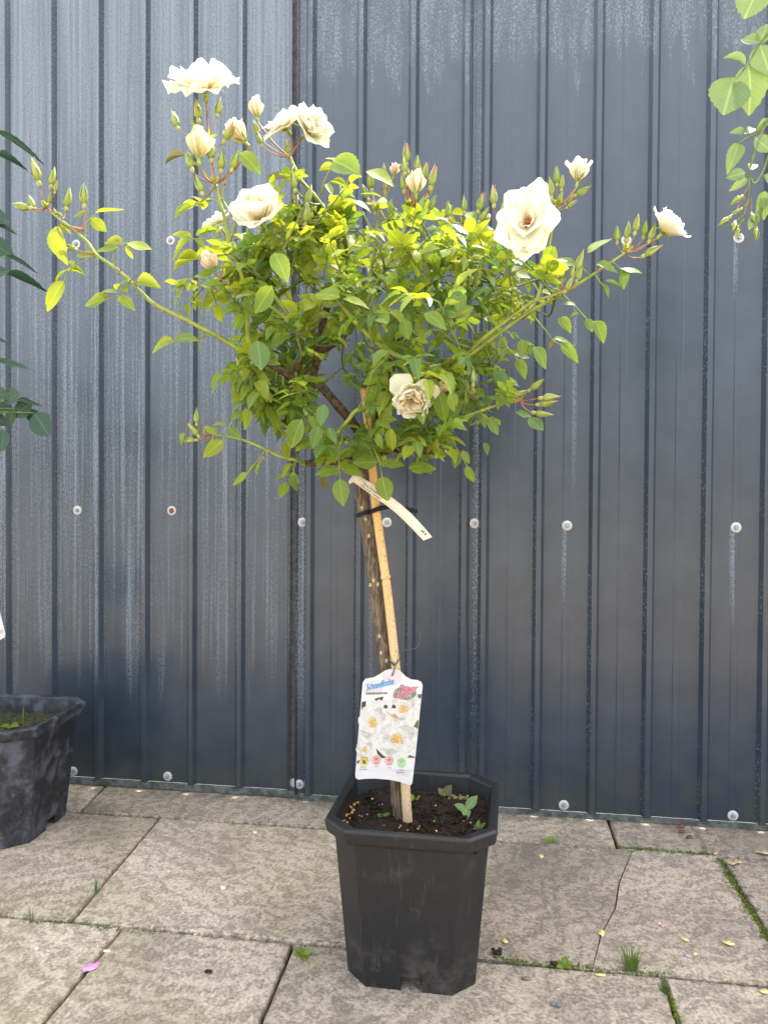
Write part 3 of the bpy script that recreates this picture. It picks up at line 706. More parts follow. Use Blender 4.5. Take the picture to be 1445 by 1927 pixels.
shoot('J2', [(548, 520, -.04), (556, 470, -.05), (560, 430, -.05), (562, 405, -.05)], .0030, .0020, 3, 2, 'm')
shoot('K', [(812, 850, -.03), (840, 815, -.05), (877, 787, -.06), (918, 768, -.06), (962, 757, -.06), (978, 753, -.06)], .0030, .0016, 3, 2, 'm')
shoot('L', [(575, 872, -.01), (558, 866, -.03), (525, 858, -.04), (491, 841, -.05), (455, 827, -.05), (425, 821, -.05), (400, 817, -.05)], .0032, .0016, 2, 0, 'y')
shoot('R1', [(985, 592, -.06), (1010, 560, -.03), (1030, 480, .02), (1040, 420, .02), (1045, 390, .02)], .0026, .0018, 2, 2, 'm')
shoot('S1', [(494, 676, -.055), (470, 700, -.05), (455, 720, -.05), (445, 745, -.05)], .0028, .0018, 2, 3, 'y')
# flower clusters: junction, then buds (x, y, length px, style)
def cluster(key, jx, jy, jd, buds, flw=(), base=None):
    b = MB(); j = W(jx, jy, PY+jd)
    if base: b.tube([p-RO_ for p in spline([base, base.lerp(j, .5), j], 3)], [.0022]*7, 6, 2)
    for bd in buds:
        x, y, L, st = bd[:4]; d = jd+rg.uniform(-.018, .018); c = W(x, y, PY+d)
        up_ = (c-j).normalized()*.75+Vector((rg.uniform(-.1, .1), rg.uniform(-.2, .2), .75))
        if len(bd) > 4: up_ = Vector((bd[4], rg.uniform(-.25, .1), bd[5]))
        e = bud(rose, c, up_, L*S*.98, st)
        pts = spline([j, j.lerp(e, .55)-Vector((0, 0, .0015))+up_.normalized()*-.003, e], 4)
        b.tube([p-RO_ for p in pts], [lerp(.0011, .0008, i/(len(pts)-1)) for i in range(len(pts))], 5, 2, False)
        if rg.random() < .5:                      # small bract at the junction
            q = j+Vector((rg.uniform(-.004, .004), -.002, rg.uniform(-.002, .004))); RP.leaf(q, q+Vector((rg.uniform(-1, 1), -.5, rg.uniform(.3, 1))).normalized()*.013, (0, -1, .3), 'y', rg.randrange(8), .45)
    for (x, y, d, ax, Lp, kind, mt, sd_, *rest) in flw:
        c = W(x, y, PY+d); a = Vector(ax).normalized(); L = Lp*S
        flower(rose, c, a, L, kind, mt, sd_, rest[0] if rest else 0.0, rest[1] if len(rest) > 1 else None, rest[2] if len(rest) > 2 else (1, 1, 1))
        e = c-a*L*.25
        pts = spline([j, j.lerp(e, .5)-a*.006, e], 5); b.tube([p-RO_ for p in pts], [.0015]*len(pts), 6, 2, False)
    put(b, 'flower_stalk', M_SHOOT)
cluster('C1', 88, 390, -.06, [(67, 320, 40, 's'), (100, 332, 32, 'c'), (60, 380, 26, 'c', -.5, 1), (40, 388, 34, 'c', -1, .25), (94, 372, 18, 'c'), (106, 350, 20, 'c')], base=SH['C'][-1])
cluster('C2', 118, 412, -.06, [(128, 372, 36, 'c', .1, 1), (104, 398, 16, 'c')])
cluster('C3', 158, 432, -.06, [(158, 366, 34, 'c', .02, 1)], base=SH['C'][-12])
cluster('C4', 178, 476, -.06, [(132, 464, 24, 'c', -1, .5)])
cluster('I1a', 392, 262, -.08, [(329, 224, 32, 's', -.35, 1), (372, 206, 36, 's'), (364, 233, 20, 'c'), (412, 200, 30, 'c'), (432, 246, 34, 'p')],
        [(385, 174, -.08, (.02, -.60, .80), 69, 'top', M_PETAL, 11, .3)], base=SH['I1'][-1])
cluster('I1b', 406, 346, -.09, [(357, 300, 34, 'c', -.3, 1), (397, 282, 36, 'c'), (417, 300, 34, 'c'), (443, 300, 32, 'c'), (374, 346, 32, 'c', -.4, 1)],
        [(374, 297, -.10, (.0, -.1, 1), 56, 'barrel', M_CREAM, 12), (462, 268, -.07, (-.55, -.25, .65), 44, 'goblet', M_CREAM, 13)])
cluster('J', 546, 297, -.02, [(482, 242, 28, 'c', -.4, 1), (487, 260, 24, 'p', -.4, 1), (541, 276, 24, 's')],
        [(541, 244, -.03, (-.40, -.62, .68), 50, 'open', M_PETAL, 14, .5), (578, 250, -.025, (.66, -.52, .22), 52, 'cupped', M_PETAL, 15), (484, 220, -.02, (-.1, -.1, 1), 36, 'barrel', M_CREAM, 16)])
cluster('J2', 562, 403, -.05, [(552, 337, 32, 'c'), (581, 366, 32, 'c'), (576, 402, 34, 'c', .1, 1), (553, 368, 18, 'c'), (541, 412, 24, 's')])
cluster('I2', 465, 452, -.09, [(500, 455, 18, 'c')], [(492, 416, -.10, (-.05, -.78, .60), 62, 'half', M_PETAL, 23, 2.05, M_CREAM)])
cluster('I3', 425, 440, -.02, [(398, 542, 20, 's', -1, .5)], [(412, 425, .0, (-.5, -.35, .7), 36, 'open', M_PETAL, 18)])
cluster('I4', 452, 545, -.09, [(392, 541, 22, 's', -1, .45)], [(404, 510, -.095, (-.45, -.2, .85), 38, 'barrel', M_CREAM, 19, 0, M_BLUSH)])
cluster('H1', 714, 394, -.03, [(697, 338, 32, 'c', -.1, 1), (687, 361, 26, 'c', -.4, 1), (725, 346, 24, 'c'), (703, 388, 22, 'c', -.2, 1), (724, 367, 18, 'c'), (722, 318, 20, 'c'), (735, 392, 28, 'c', .1, 1)],
        [(740, 331, -.02, (.3, -.2, 1), 22, 'barrel', M_BLUSH, 20)])
cluster('H2', 770, 392, -.055, [(765, 288, 32, 'p', .02, 1), (760, 311, 26, 'c'), (785, 307, 26, 'c'), (758, 342, 32, 'c'), (799, 322, 30, 'p', .25, 1), (815, 332, 34, 'p', .3, 1), (768, 325, 18, 'c'), (792, 384, 26, 'c', .4, 1), (814, 382, 26, 'c', .5, 1), (811, 356, 22, 'c'), (790, 322, 18, 'c'), (800, 372, 20, 'c')],
        [(783, 366, -.07, (.03, -.12, 1), 42, 'barrel', M_CREAM, 21)])
cluster('H3', 868, 425, -.03, [(844, 394, 28, 'c', -.1, 1), (873, 384, 24, 'c', .0, 1), (905, 380, 32, 'p', .3, 1), (911, 403, 26, 'c', .7, 1)])
cluster('H4', 878, 549, -.065, [(862, 503, 26, 'c', 0, 1), (900, 514, 26, 's', 0, 1), (884, 524, 20, 'c')])
cluster('P9', 941, 436, -.04, [(928, 367, 32, 'p', -.05, 1), (945, 392, 20, 'c')], [(994, 424, -.075, (-.15, -.97, .08), 70, 'open', M_PETAL, 39, .2, None, (.84, 1.08, 1))])
cluster('R1', 1046, 388, .02, [(1047, 330, 30, 'c'), (1057, 343, 24, 'c'), (1035, 352, 32, 'c', -.1, 1), (1054, 370, 22, 'c', .3, 1), (1097, 359, 28, 'c', 1, .55), (1072, 374, 20, 'c', .7, .7), (1076, 384, 18, 'c', .8, .5)],
        [(1086, 342, .02, (.15, -.12, 1), 42, 'goblet', M_PETAL, 24)])
cluster('E1', 1175, 476, -.05, [(1161, 440, 24, 'c', 0, 1), (1180, 434, 28, 'c', .1, 1), (1197, 420, 28, 'c', .15, 1), (1213, 430, 24, 'c', .15, 1), (1226, 437, 26, 'c', .3, 1), (1228, 471, 30, 'c', 1, .55)],
        [(1244, 440, -.05, (.72, -.30, .75), 46, 'cupped', M_PETAL, 25)])
cluster('E2', 1063, 548, -.08, [(1090, 492, 34, 'c', .3, 1), (1077, 511, 26, 'c', .2, 1), (1090, 515, 22, 'c', .4, 1), (1071, 534, 24, 'c', .6, 1), (1058, 512, 22, 'c', .1, 1), (1028, 511, 26, 'c', 0, 1), (1035, 492, 18, 'c')])
cluster('K', 978, 753, -.06, [(1010, 723, 28, 'c', .8, .6), (977, 740, 24, 'c', 1, .35), (1036, 747, 28, 'c', 1, .1), (1030, 758, 28, 'c', 1, .15), (1022, 779, 28, 'c', 1, -.15)])
cluster('K2', 890, 745, -.08, [(890, 706, 26, 'c', 0, 1), (889, 731, 20, 'c', 0, 1)])
cluster('L', 388, 818, -.05, [(370, 783, 26, 'c', -.05, 1), (364, 808, 28, 's', -.5, .6), (355, 829, 26, 'c', -1, -.05), (401, 826, 20, 'c', .3, .6)], base=SH['L'][-1])
cluster('S1', 470, 700, -.05, [(449, 686, 26, 's', -.3, 1), (446, 710, 18, 'c'), (466, 720, 18, 'c')])
cluster('G', 775, 710, -.085, [(757, 716, 26, 'c', -.8, .2), (815, 692, 28, 'c', .8, .3)],
        [(774, 738, -.165, (.12, -.74, -.60), 46, 'nod', M_PETAL, 27, .2, M_CREAM), (817, 727, -.09, (.75, -.2, -.15), 28, 'barrel', M_BLUSH, 28)])
# side twigs that fill the crown
POLY = [(425, 455), (470, 410), (540, 350), (600, 330), (650, 345), (690, 400), (720, 385), (800, 395), (850, 410), (900, 400), (950, 430), (1000, 480), (1040, 520), (1050, 560), (1010, 610), (970, 640), (940, 690), (935, 770), (915, 830), (860, 850), (780, 850), (700, 872), (610, 885), (545, 850), (490, 790), (450, 740), (440, 680), (385, 620), (360, 560), (390, 500)]
def inside(x, y, P=POLY):
    r = False; j = len(P)-1
    for i in range(len(P)):
        (xi, yi), (xj, yj) = P[i], P[j]
        if (yi > y) != (yj > y) and x < (xj-xi)*(y-yi)/(yj-yi)+xi: r = not r
        j = i
    return r
starts = [p for q in LIMBS.values() for p in q[3:]]+[p for kk in ('I1', 'I2', 'J', 'H1', 'H2', 'H3', 'K', 'L', 'S1', 'E1', 'E2', 'J2', 'P9') for p in SH[kk][2:int(len(SH[kk])*.62):2]]
def proj(p):
    d = p-CAMP; r_ = Vector((d.dot(rt), d.dot(fw), d.dot(up))); return CX+F*r_.x/r_.y, CY-F*r_.z/r_.y
k = 0
while k < 152:
    x, y = rg.uniform(360, 1050), rg.uniform(330, 885)
    if k >= 104:                                     # looser sprays round the edge of the crown
        x0, x1, y0, y1 = ((400, 520, 440, 690), (540, 690, 320, 440), (820, 945, 680, 860), (470, 580, 710, 880), (600, 830, 760, 870), (830, 1030, 440, 600))[k % 6]; x = rg.uniform(x0, x1); y = rg.uniform(y0, y1)
    if not inside(x, y): continue
    # sparser at the fringe and below the crown, as in the photo
    e = max(0, 1-((x-700)/340)**2-((y-610)/290)**2)**.5
    d = rg.uniform(-1, 1)*(.04+.17*e)
    if d < .03 and ((x-625)/70)**2+((y-725)/55)**2 < 1: continue
    tgt = W(x, y, PY+d)
    cand = sorted(starts, key=lambda p: (p-tgt).length)[:30]; st = rg.choice(cand[:12]); ln = (tgt-st).length
    if ln < .02 or ln > .24: 
        if ln > .24 and rg.random() < .8: continue
    mid = st.lerp(tgt, .5)+Vector((rg.uniform(-.01, .01), rg.uniform(-.01, .01), -.12*ln))
    pts = spline([st, mid, tgt], 5); b = MB(); n = len(pts)
    b.tube([p-RO_ for p in pts], [lerp(.0024, .0011, i/(n-1)) for i in range(n)], 6, 0)
    outer = 1-e
    for t in (.45, .62, .78, .90, 1.0):
        if rg.random() < .12: continue
        i = min(n-1, int(t*(n-1))); p = pts[i]; tg = (pts[min(i+1, n-1)]-pts[max(i-1, 0)]).normalized()
        sd_ = Matrix.Rotation(rg.uniform(0, 6.28), 3, tg) @ tg.orthogonal().normalized()
        dd = (tg*(.35 if t < 1 else 1.4)+sd_*.9+Vector((0, -.25, .1))).normalized(); L = rg.uniform(.030, .050)
        xx, yy = proj(p+dd*(L+.03))
        if yy > 868 and 625 < xx < 780: continue
        if not inside(xx, yy): 
            if rg.random() < .75: continue
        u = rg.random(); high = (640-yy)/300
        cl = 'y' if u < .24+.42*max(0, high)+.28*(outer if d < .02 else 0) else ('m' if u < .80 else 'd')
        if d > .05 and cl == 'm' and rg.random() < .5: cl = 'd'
        RP.compound(b, p, dd, L, rg.choice((5, 5, 5, 7, 7)), rg.uniform(.022, .034), cl)
    put(b, 'twig', M_SHOOT_D); k += 1
# prominent leaves at the fringe: base, tip, depth, tone
FR = [((108, 428), (109, 485), 'y'), ((113, 425), (133, 438), 'y'), ((180, 402), (237, 402), 'y'), ((171, 410), (201, 435), 'y'), ((170, 402), (142, 412), 'm'),
 ((232, 458), (194, 447), 'y'), ((222, 464), (180, 470), 'y'), ((239, 456), (286, 466), 'y'), ((241, 460), (246, 487), 'y'), ((183, 484), (146, 487), 'y'), ((128, 510), (98, 520), 'y'),
 ((126, 507), (161, 514), 'y'), ((140, 500), (131, 486), 'y'), ((122, 530), (84, 580), 'y'), ((246, 531), (203, 523), 'y'), ((255, 531), (301, 537), 'y'), ((220, 553), (185, 543), 'y'), ((207, 562), (166, 580), 'y'),
 ((225, 560), (252, 577), 'y'), ((240, 550), (228, 535), 'y'), ((329, 644), (281, 648), 'y'), ((330, 640), (369, 632), 'm'), ((385, 628), (364, 652), 'y'), ((382, 580), (361, 565), 'y'), ((362, 453), (312, 473), 'y'), ((362, 448), (323, 435), 'y'),
 ((368, 450), (386, 465), 'y'), ((370, 444), (392, 428), 'y'), ((400, 480), (374, 470), 'y'), ((375, 484), (324, 501), 'y'), ((362, 525), (325, 527), 'm'), ((365, 522), (398, 518), 'm'), ((350, 535), (318, 546), 'm'), ((345, 548), (322, 572), 'm'),
 ((363, 386), (328, 406), 'm'), ((366, 384), (388, 392), 'y'), ((347, 290), (309, 304), 'r'), ((452, 288), (491, 321), 'm'), ((540, 337), (502, 338), 'r'), ((628, 303), (681, 333), 'm'), ((600, 320), (640, 318), 'y'), ((623, 341), (656, 352), 'y'), ((615, 346), (625, 369), 'y'), ((640, 300), (612, 296), 'm'),
 ((690, 325), (740, 335), 'y'), ((660, 380), (700, 390), 'm'), ((1105, 478), (1152, 455), 'm'), ((1083, 495), (1035, 487), 'm'), ((1120, 500), (1160, 493), 'm'), ((1165, 503), (1208, 511), 'm'), ((1168, 508), (1183, 536), 'd'), ((1138, 530), (1172, 528), 'd'), ((1133, 536), (1150, 559), 'm'),
 ((1083, 575), (1058, 567), 'd'), ((1090, 590), (1072, 596), 'm'), ((1103, 600), (1114, 622), 'd'), ((1118, 605), (1140, 637), 'm'), ((1050, 598), (1075, 625), 'm'), ((1040, 642), (1070, 630), 'd'), ((1040, 640), (1033, 655), 'r'), ((1053, 648), (1091, 676), 'm'),
 ((953, 652), (944, 676), 'd'), ((967, 665), (998, 672), 'd'), ((972, 678), (990, 706), 'm'), ((985, 640), (1000, 668), 'm'), ((862, 850), (856, 882), 'd'), ((868, 848), (885, 872), 'm'), ((878, 876), (890, 909), 'm'), ((787, 853), (811, 892), 'd'), ((910, 832), (918, 856), 'd'), ((920, 788), (937, 818), 'm'),
 ((925, 748), (960, 762), 'm'), ((995, 785), (1022, 808), 'd'), ((970, 775), (1000, 782), 'd'), ((930, 697), (957, 738), 'd'), ((425, 800), (400, 795), 'y'), ((430, 804), (452, 822), 'm'), ((437, 792), (460, 768), 'y'), ((420, 830), (383, 858), 'y'), ((408, 815), (385, 800), 'y'), ((350, 815), (334, 834), 'y'),
 ((465, 890), (436, 912), 'y'), ((470, 882), (488, 874), 'm'), ((500, 862), (470, 880), 'y'), ((552, 893), (552, 926), 'd'), ((612, 895), (610, 922), 'r'),
 ((636, 861), (610, 836), 'm'), ((640, 861), (669, 840), 'm'), ((637, 883), (594, 884), 'm'), ((641, 883), (685, 888), 'm'), ((639, 902), (645, 949), 'm'), ((711, 868), (664, 869), 'm'), ((716, 868), (761, 874), 'm'), ((718, 896), (729, 944), 'm'), ((704, 860), (690, 838), 'd'),
 ((610, 760), (602, 800), 'd'), ((570, 790), (540, 840), 'm'), ((600, 802), (590, 838), 'd'), ((618, 805), (632, 835), 'd'), ((768, 880), (820, 870), 'm'), ((738, 806), (734, 850), 'y'), ((708, 795), (735, 812), 'm'), ((712, 815), (715, 845), 'm'), ((826, 738), (838, 790), 'm'), ((845, 740), (862, 770), 'm'),
 ((512, 538), (478, 590), 'm'), ((485, 640), (492, 695), 'd'), ((470, 470), (510, 520), 'm'), ((517, 478), (540, 522), 'm'), ((640, 562), (590, 545), 'y'), ((645, 565), (695, 570), 'y'), ((800, 590), (838, 612), 'm'), ((730, 660), (700, 690), 'm'), ((760, 600), (770, 640), 'm'), ((850, 420), (885, 440), 'm'), ((890, 430), (930, 440), 'y'),
 ((960, 520), (925, 530), 'y'), ((950, 500), (1000, 520), 'm'), ((880, 470), (920, 478), 'y'), ((690, 460), (655, 470), 'm'), ((640, 470), (610, 500), 'd')]
for i, (p0, p1, cl) in enumerate(FR):
    d = -.075+rg.uniform(-.02, .02)
    if p0[0] < 310: d = -.06+rg.uniform(-.008, .008)
    if 590 < p0[0] < 770 and p0[1] > 830: d = -.10
    if 470 <= p0[0] <= 850 and 470 < p0[1] < 830: d = -.17+rg.uniform(-.02, .02)
    A = W(*p0, PY+d); L = math.dist(p0, p1)*S; Bp = W(*p1, PY+d+rg.uniform(-.45, .35)*L)
    nrm = Vector((rg.uniform(-.35, .35), -1, rg.uniform(.5, 1.6)))
    if p1[1] > p0[1]+25: nrm = Vector((rg.uniform(-.5, .5), -1, rg.uniform(-.1, .5)))
    big = 590 < p0[0] < 770 and p0[1] > 830
    RP.leaf(A, Bp, nrm, cl, rg.choice((0, 3, 5)) if big else rg.choice((0, 1, 2, 3, 4, 6, 7, 0)), rg.uniform(.98, 1.15) if big else rg.uniform(.72, .98))
# petioles for the hand-set sprigs, each rooted on wood
def petiole(pl, d, r=.0010):
    b = MB(); b.tube([W(x, y, PY+(dd if dd is not None else d))-RO_ for (x, y, *q) in pl for dd in [q[0] if q else None]], r, 5, 0, False)
    b.obj('leaf_stalk', M_SHOOT, rose)
for pl, d in [([(645, 820, -.085), (637, 845), (638, 870), (640, 904)], -.10), ([(688, 832, -.01), (704, 845), (714, 868), (719, 898)], -.10), ([(122, 420), (112, 424), (108, 430)], -.06), ([(160, 445), (163, 418), (175, 408), (183, 402)], -.06),
              ([(215, 503), (213, 480), (222, 463), (240, 456)], -.06), ([(183, 482), (150, 495), (128, 512), (120, 532)], -.06), ([(246, 531), (240, 545), (225, 558), (205, 563)], -.06), ([(246, 529), (258, 532)], -.06),
              ([(430, 458, -.08), (400, 448), (362, 450)], -.075), ([(440, 478, -.08), (410, 480), (374, 484)], -.075), ([(375, 612, -.06), (384, 600), (380, 585), (395, 570)], -.06), ([(400, 628, -.06), (365, 640), (328, 643)], -.06),
              ([(335, 592, -.06), (340, 560), (350, 535), (364, 524)], -.065), ([(408, 350, -.09), (385, 375), (363, 387)], -.08), ([(1118, 515, -.05), (1128, 530), (1135, 538)], -.06), ([(1060, 555, -.07), (1085, 580), (1104, 601), (1120, 607)], -.07),
              ([(1000, 590, -.07), (1025, 620), (1040, 641), (1055, 650)], -.075), ([(940, 625, -.07), (955, 655), (968, 668), (975, 680)], -.075), ([(1110, 518, -.05), (1090, 500), (1083, 495)], -.06), ([(1152, 492, -.05), (1160, 500), (1170, 508)], -.06),
              ([(840, 815, -.05), (860, 845), (872, 865), (880, 880)], -.075), ([(900, 775, -.06), (915, 785), (925, 790)], -.07), ([(500, 845, -.05), (485, 868), (466, 890)], -.06), ([(440, 823, -.05), (430, 805), (437, 793)], -.06), ([(425, 821, -.05), (420, 832)], -.06),
              ([(600, 371, -.01), (610, 340), (620, 320), (632, 303)], -.05), ([(600, 371, -.01), (612, 350), (625, 340)], -.05), ([(553, 312, -.02), (545, 330), (540, 338)], -.06), ([(405, 345, -.09), (370, 310), (347, 291)], -.08), ([(424, 335, -.07), (440, 300), (452, 289)], -.08),
              ([(560, 860, -.03), (553, 880), (552, 895)], -.07), ([(620, 868, -.01), (614, 880), (612, 897)], -.07), ([(740, 660, -.1), (700, 700), (690, 740), (672, 772, -.09)], -.12)]:
    petiole(pl, d)
RP.flush(300)
# ================================================================== CANE, TIES, LABELS
CY_ = PY-.013                                        # the cane stands just in front and right of the trunk
def at_cane(x, y, d=0.0): return W(x, y, CY_+d)
cp = [(769, 1570), (766, 1530), (763, 1480), (758, 1400), (748, 1290), (743, 1240), (738, 1192), (731, 1130), (725.5, 1086), (716, 1020), (708, 960), (703, 900), (698, 860), (692, 800), (685, 728)]
pts = spline([at_cane(x, y) for x, y in cp], 5); n = len(pts); b = MB()
nodes = [at_cane(725.5, 1086).z, at_cane(752, 1330).z, at_cane(694, 815).z]
rad = []
for p in pts: rad.append(.0080-.0012*(p.z-.2)/.7)
base_p = pts[0].copy(); dense = []; drad = []
for i in range(n-1):
    for q in range(4):
        t = q/4; p = pts[i].lerp(pts[i+1], t); r_ = lerp(rad[i], rad[i+1], t)
        for nz in nodes:
            dz = (p.z-nz); r_ += .0016*math.exp(-(dz/.0022)**2)-.0012*math.exp(-((dz+.005)/.0016)**2)
        dense.append(p-base_p); drad.append(r_)
b.tube(dense, drad, 14, 0)
o = b.obj('bamboo_cane', M_CANE); o.location = base_p
tag(o, 'pale yellow bamboo cane tied upright beside the brown rose trunk', 'cane')
b = MB(); top = pts[-1]-base_p; 
b.tube([top+Vector((0, 0, .0002)), top+Vector((0, 0, .0006))], [.0062, .0052], 12, 0); b.obj('cut_end', plain('cane_end', (.20, .11, .05), .8, .4, 300), o)
# black rubber tie with a twisted tail
M_TIE = plain('black_rubber_tie', (.008, .008, .008), .55)
tie = empty('plant_tie', W(697, 962, PY-.02)); tag(tie, 'black twisted rubber tie holding the trunk to the bamboo cane', 'tie'); to = Vector(tie.location)
tc = W(687, 965, PY); cc = at_cane(708.5, 958)
def loop(c, r, dz, tilt, nm):
    b = MB(); pl = []
    for k in range(25):
        a = 2*math.pi*k/24; pl.append(c+Vector((math.cos(a)*r, math.sin(a)*r, dz+tilt*math.cos(a)))-to)
    b.tube(pl, .0019, 6, 0, False); return b.obj(nm, M_TIE, tie)
loop(tc, .0133, -.002, .004, 'loop'); loop(tc, .0130, .0012, .004, 'loop'); loop(cc, .0095, -.003, .003, 'loop'); loop(cc, .0093, .0012, .0035, 'loop')
tail = spline([at_cane(716, 957, -.010), at_cane(735, 953, -.016), at_cane(760, 957, -.02), at_cane(787, 963, -.02)], 10); b = MB()
for ph in (0, math.pi):
    pl = []
    for i, p in enumerate(tail): a = i*1.05+ph; pl.append(p+Vector((0, math.cos(a)*.0019, math.sin(a)*.0022))-to)
    b.tube(pl, [.0022]*(len(pl)-4)+[.002, .0018, .0014, .0008], 6, 0)
tag(b.obj('twisted_tail', M_TIE, tie), kind=None)
# ---- writing helper: Blender's built-in font turned into flat mesh
def text_geo(body, size, shear=0.0, bold=0.0, space=1.0):
    cu = bpy.data.curves.new('t', 'FONT'); cu.body = body; cu.size = size; cu.shear = shear; cu.offset = bold; cu.space_character = space; cu.resolution_u = 2
    ob = bpy.data.objects.new('t', cu); COL.objects.link(ob); dg = bpy.context.evaluated_depsgraph_get(); me = ob.evaluated_get(dg).to_mesh()
    vs = [(v.co.x, v.co.y) for v in me.vertices]; fs = [tuple(p.vertices) for p in me.polygons]
    ob.evaluated_get(dg).to_mesh_clear(); bpy.data.objects.remove(ob); bpy.data.curves.remove(cu); return vs, fs
class Sheet:                                         # flat print laid on a card; coordinates in pixels of an enlarged view
    def __init__(self, sx, sy, k, plane, root): self.a = (sx, sy, k); self.plane = plane; self.root = root; self.o = Vector(root.location)
    def w(self, u, v, lift): 
        x = self.a[0]+u/self.a[2]; y = self.a[1]+v/self.a[2]; return W(x, y, self.plane(x, y)-lift)-self.o
    def poly(self, mb, P, lift, mi=0): 
        mb.add([self.w(u, v, lift) for u, v in P], [tuple(range(len(P)))], mi)
    def disc(self, mb, u, v, r, lift, mi=0, ry=None, n=18, wob=0.0, seed=0):
        rr = random.Random(seed); P = []
        for k in range(n):
            a = 2*math.pi*k/n; q = 1+rr.uniform(-wob, wob); P.append((u+r*q*math.cos(a), v+(ry or r)*q*math.sin(a)))
        self.poly(mb, P, lift, mi)
    def ringp(self, mb, u, v, r0, r1, lift, mi=0, n=20):
        vs = [];
        for k in range(n):
            a = 2*math.pi*k/n
            for r_ in (r0, r1): vs.append(self.w(u+r_*math.cos(a), v+r_*math.sin(a), lift))
        mb.add(vs, [(2*k, 2*k+1, (2*k+3) % (2*n), (2*k+2) % (2*n)) for k in range(n)], mi)
    def stroke(self, mb, P, wd, lift, mi=0):
        for i in range(len(P)-1):
            (x0, y0), (x1, y1) = P[i], P[i+1]; L = math.hypot(x1-x0, y1-y0) or 1; nx, ny = -(y1-y0)/L*wd/2, (x1-x0)/L*wd/2
            self.poly(mb, [(x0+nx, y0+ny), (x1+nx, y1+ny), (x1-nx, y1-ny), (x0-nx, y0-ny)], lift, mi)
    def text(self, mb, body, u, v, size, ang, lift, mi=0, shear=0.0, bold=0.0, space=1.0, width=None):
        vs, fs = text_geo(body, size, shear, bold, space)
        sx = 1.0
        if width: sx = width/(max(p[0] for p in vs)-min(p[0] for p in vs))
        c, s_ = math.cos(ang), math.sin(ang)
        mb.add([self.w(u+x*sx*c+y*s_, v+x*sx*s_-y*c, lift) for x, y in vs], fs, mi)
def ink(name, col, rough=.45): return plain(name, col, rough, 0, 80, .4)
# ---- picture label hanging on green wire
LY = CY_-.017
lab = empty('plant_label', W(738, 1372, LY)); tag(lab, 'white picture label with printed roses hanging from the bamboo cane', 'plant label')
sh = Sheet(640, 1230, 7.135, lambda x, y: LY+(x-738)*.00006-(y-1372)*.00003, lab)
out = [(300, 430), (305, 385), (345, 335), (450, 318), (530, 276), (600, 228), (655, 210), (710, 205), (770, 215), (825, 250), (880, 305), (950, 345), (1040, 355), (1090, 382), (1107, 430), (1070, 780), (1035, 1150), (1000, 1480), (968, 1735), (950, 1765), (915, 1762), (800, 1722), (650, 1692), (450, 1678), (330, 1682), (245, 1692), (210, 1672), (203, 1620), (225, 1340), (262, 870)]
b = MB(); N = len(out); b.add([sh.w(u, v, 0) for u, v in out]+[sh.w(u, v, -.0007) for u, v in out], [tuple(range(N)), tuple(range(N, 2*N))[::-1]]+[(k, N+k, N+(k+1) % N, (k+1) % N) for k in range(N)])
b.obj('card', plain('label_card', (.50, .495, .48), .4, .02, 40, .4), lab, False)
PINK = ink('pale_pink_ink', (.44, .27, .31)); 
b = MB()
for (cu_, cv, rs) in ((700, 300, (28, 52, 76, 100, 124)), (430, 470, (40, 70, 100, 130)), (900, 1540, (30, 55, 80, 105, 130, 155))):
    for r_ in rs:
        P = []
        for k in range(28):
            a0 = 2*math.pi*k/28; a1 = 2*math.pi*(k+1)/28
            q0 = (cu_+r_*math.cos(a0), cv+r_*math.sin(a0)); q1 = (cu_+r_*math.cos(a1), cv+r_*math.sin(a1))
            def okp(q): return 315 < q[0] < 1070-(q[1]-400)*.105 and (q[1] > 1405 or q[1] < 560) and q[1] < 1650 and q[1] > (345 if (q[0] < 520 or q[0] > 900) else 235)
            if okp(q0) and okp(q1): sh.stroke(b, [q0, q1], 7, .0002)
tag(b.obj('swirl_print', PINK, lab, False), kind='stuff')
pm = [ink('print_brown', (.05, .025, .018)), ink('print_white', (.60, .595, .54)), ink('print_shade', (.40, .40, .37)), ink('print_cream', (.58, .50, .28)), ink('print_orange', (.48, .17, .008)), ink('print_yellow', (.52, .29, .018)), ink('print_olive', (.08, .075, .03)), ink('print_grey_white', (.50, .50, .47))]
b = MB()
sh.poly(b, [(290, 650), (585, 572), (590, 640), (800, 610), (1040, 545), (1092, 540), (1005, 1400), (880, 1395), (560, 1405), (225, 1480)], .0003, 1)
sh.poly(b, [(290, 650), (350, 636), (345, 700), (310, 770), (283, 790)], .0004, 0); sh.poly(b, [(460, 606), (585, 574), (565, 630), (520, 612), (480, 640)], .0004, 0)
sh.poly(b, [(1040, 548), (1092, 542), (1090, 580), (1075, 606), (1045, 590)], .0004, 6); sh.poly(b, [(480, 1270), (520, 1310), (580, 1370), (640, 1395), (560, 1405), (500, 1345)], .0004, 0)
sh.poly(b, [(930, 1360), (1005, 1385), (1003, 1402), (900, 1396)], .0004, 6); sh.poly(b, [(1030, 900), (1052, 890), (1045, 1010), (985, 980)], .0004, 6); sh.poly(b, [(225, 1440), (262, 1425), (255, 1470), (222, 1480)], .0004, 6)
pm.append(ink('print_paper', (.50, .495, .48)))
for q_, (ca_, cb_) in ((1, ((.38, .38, .355), (.48, .475, .44))), (7, ((.32, .32, .295), (.44, .435, .40))), (2, ((.24, .24, .22), (.36, .355, .32))), (3, ((.34, .26, .10), (.42, .36, .19)))):
    k_ = NT('print_petal'); f_ = k_.noise(k_.map(k_.co(), (1, 1, 1)), 120, 3, .5, 1.0); k_.p(Base_Color=k_.mix(k_.sm(f_, .30, .56), ca_, cb_), Roughness=.4); pm[q_] = k_.m
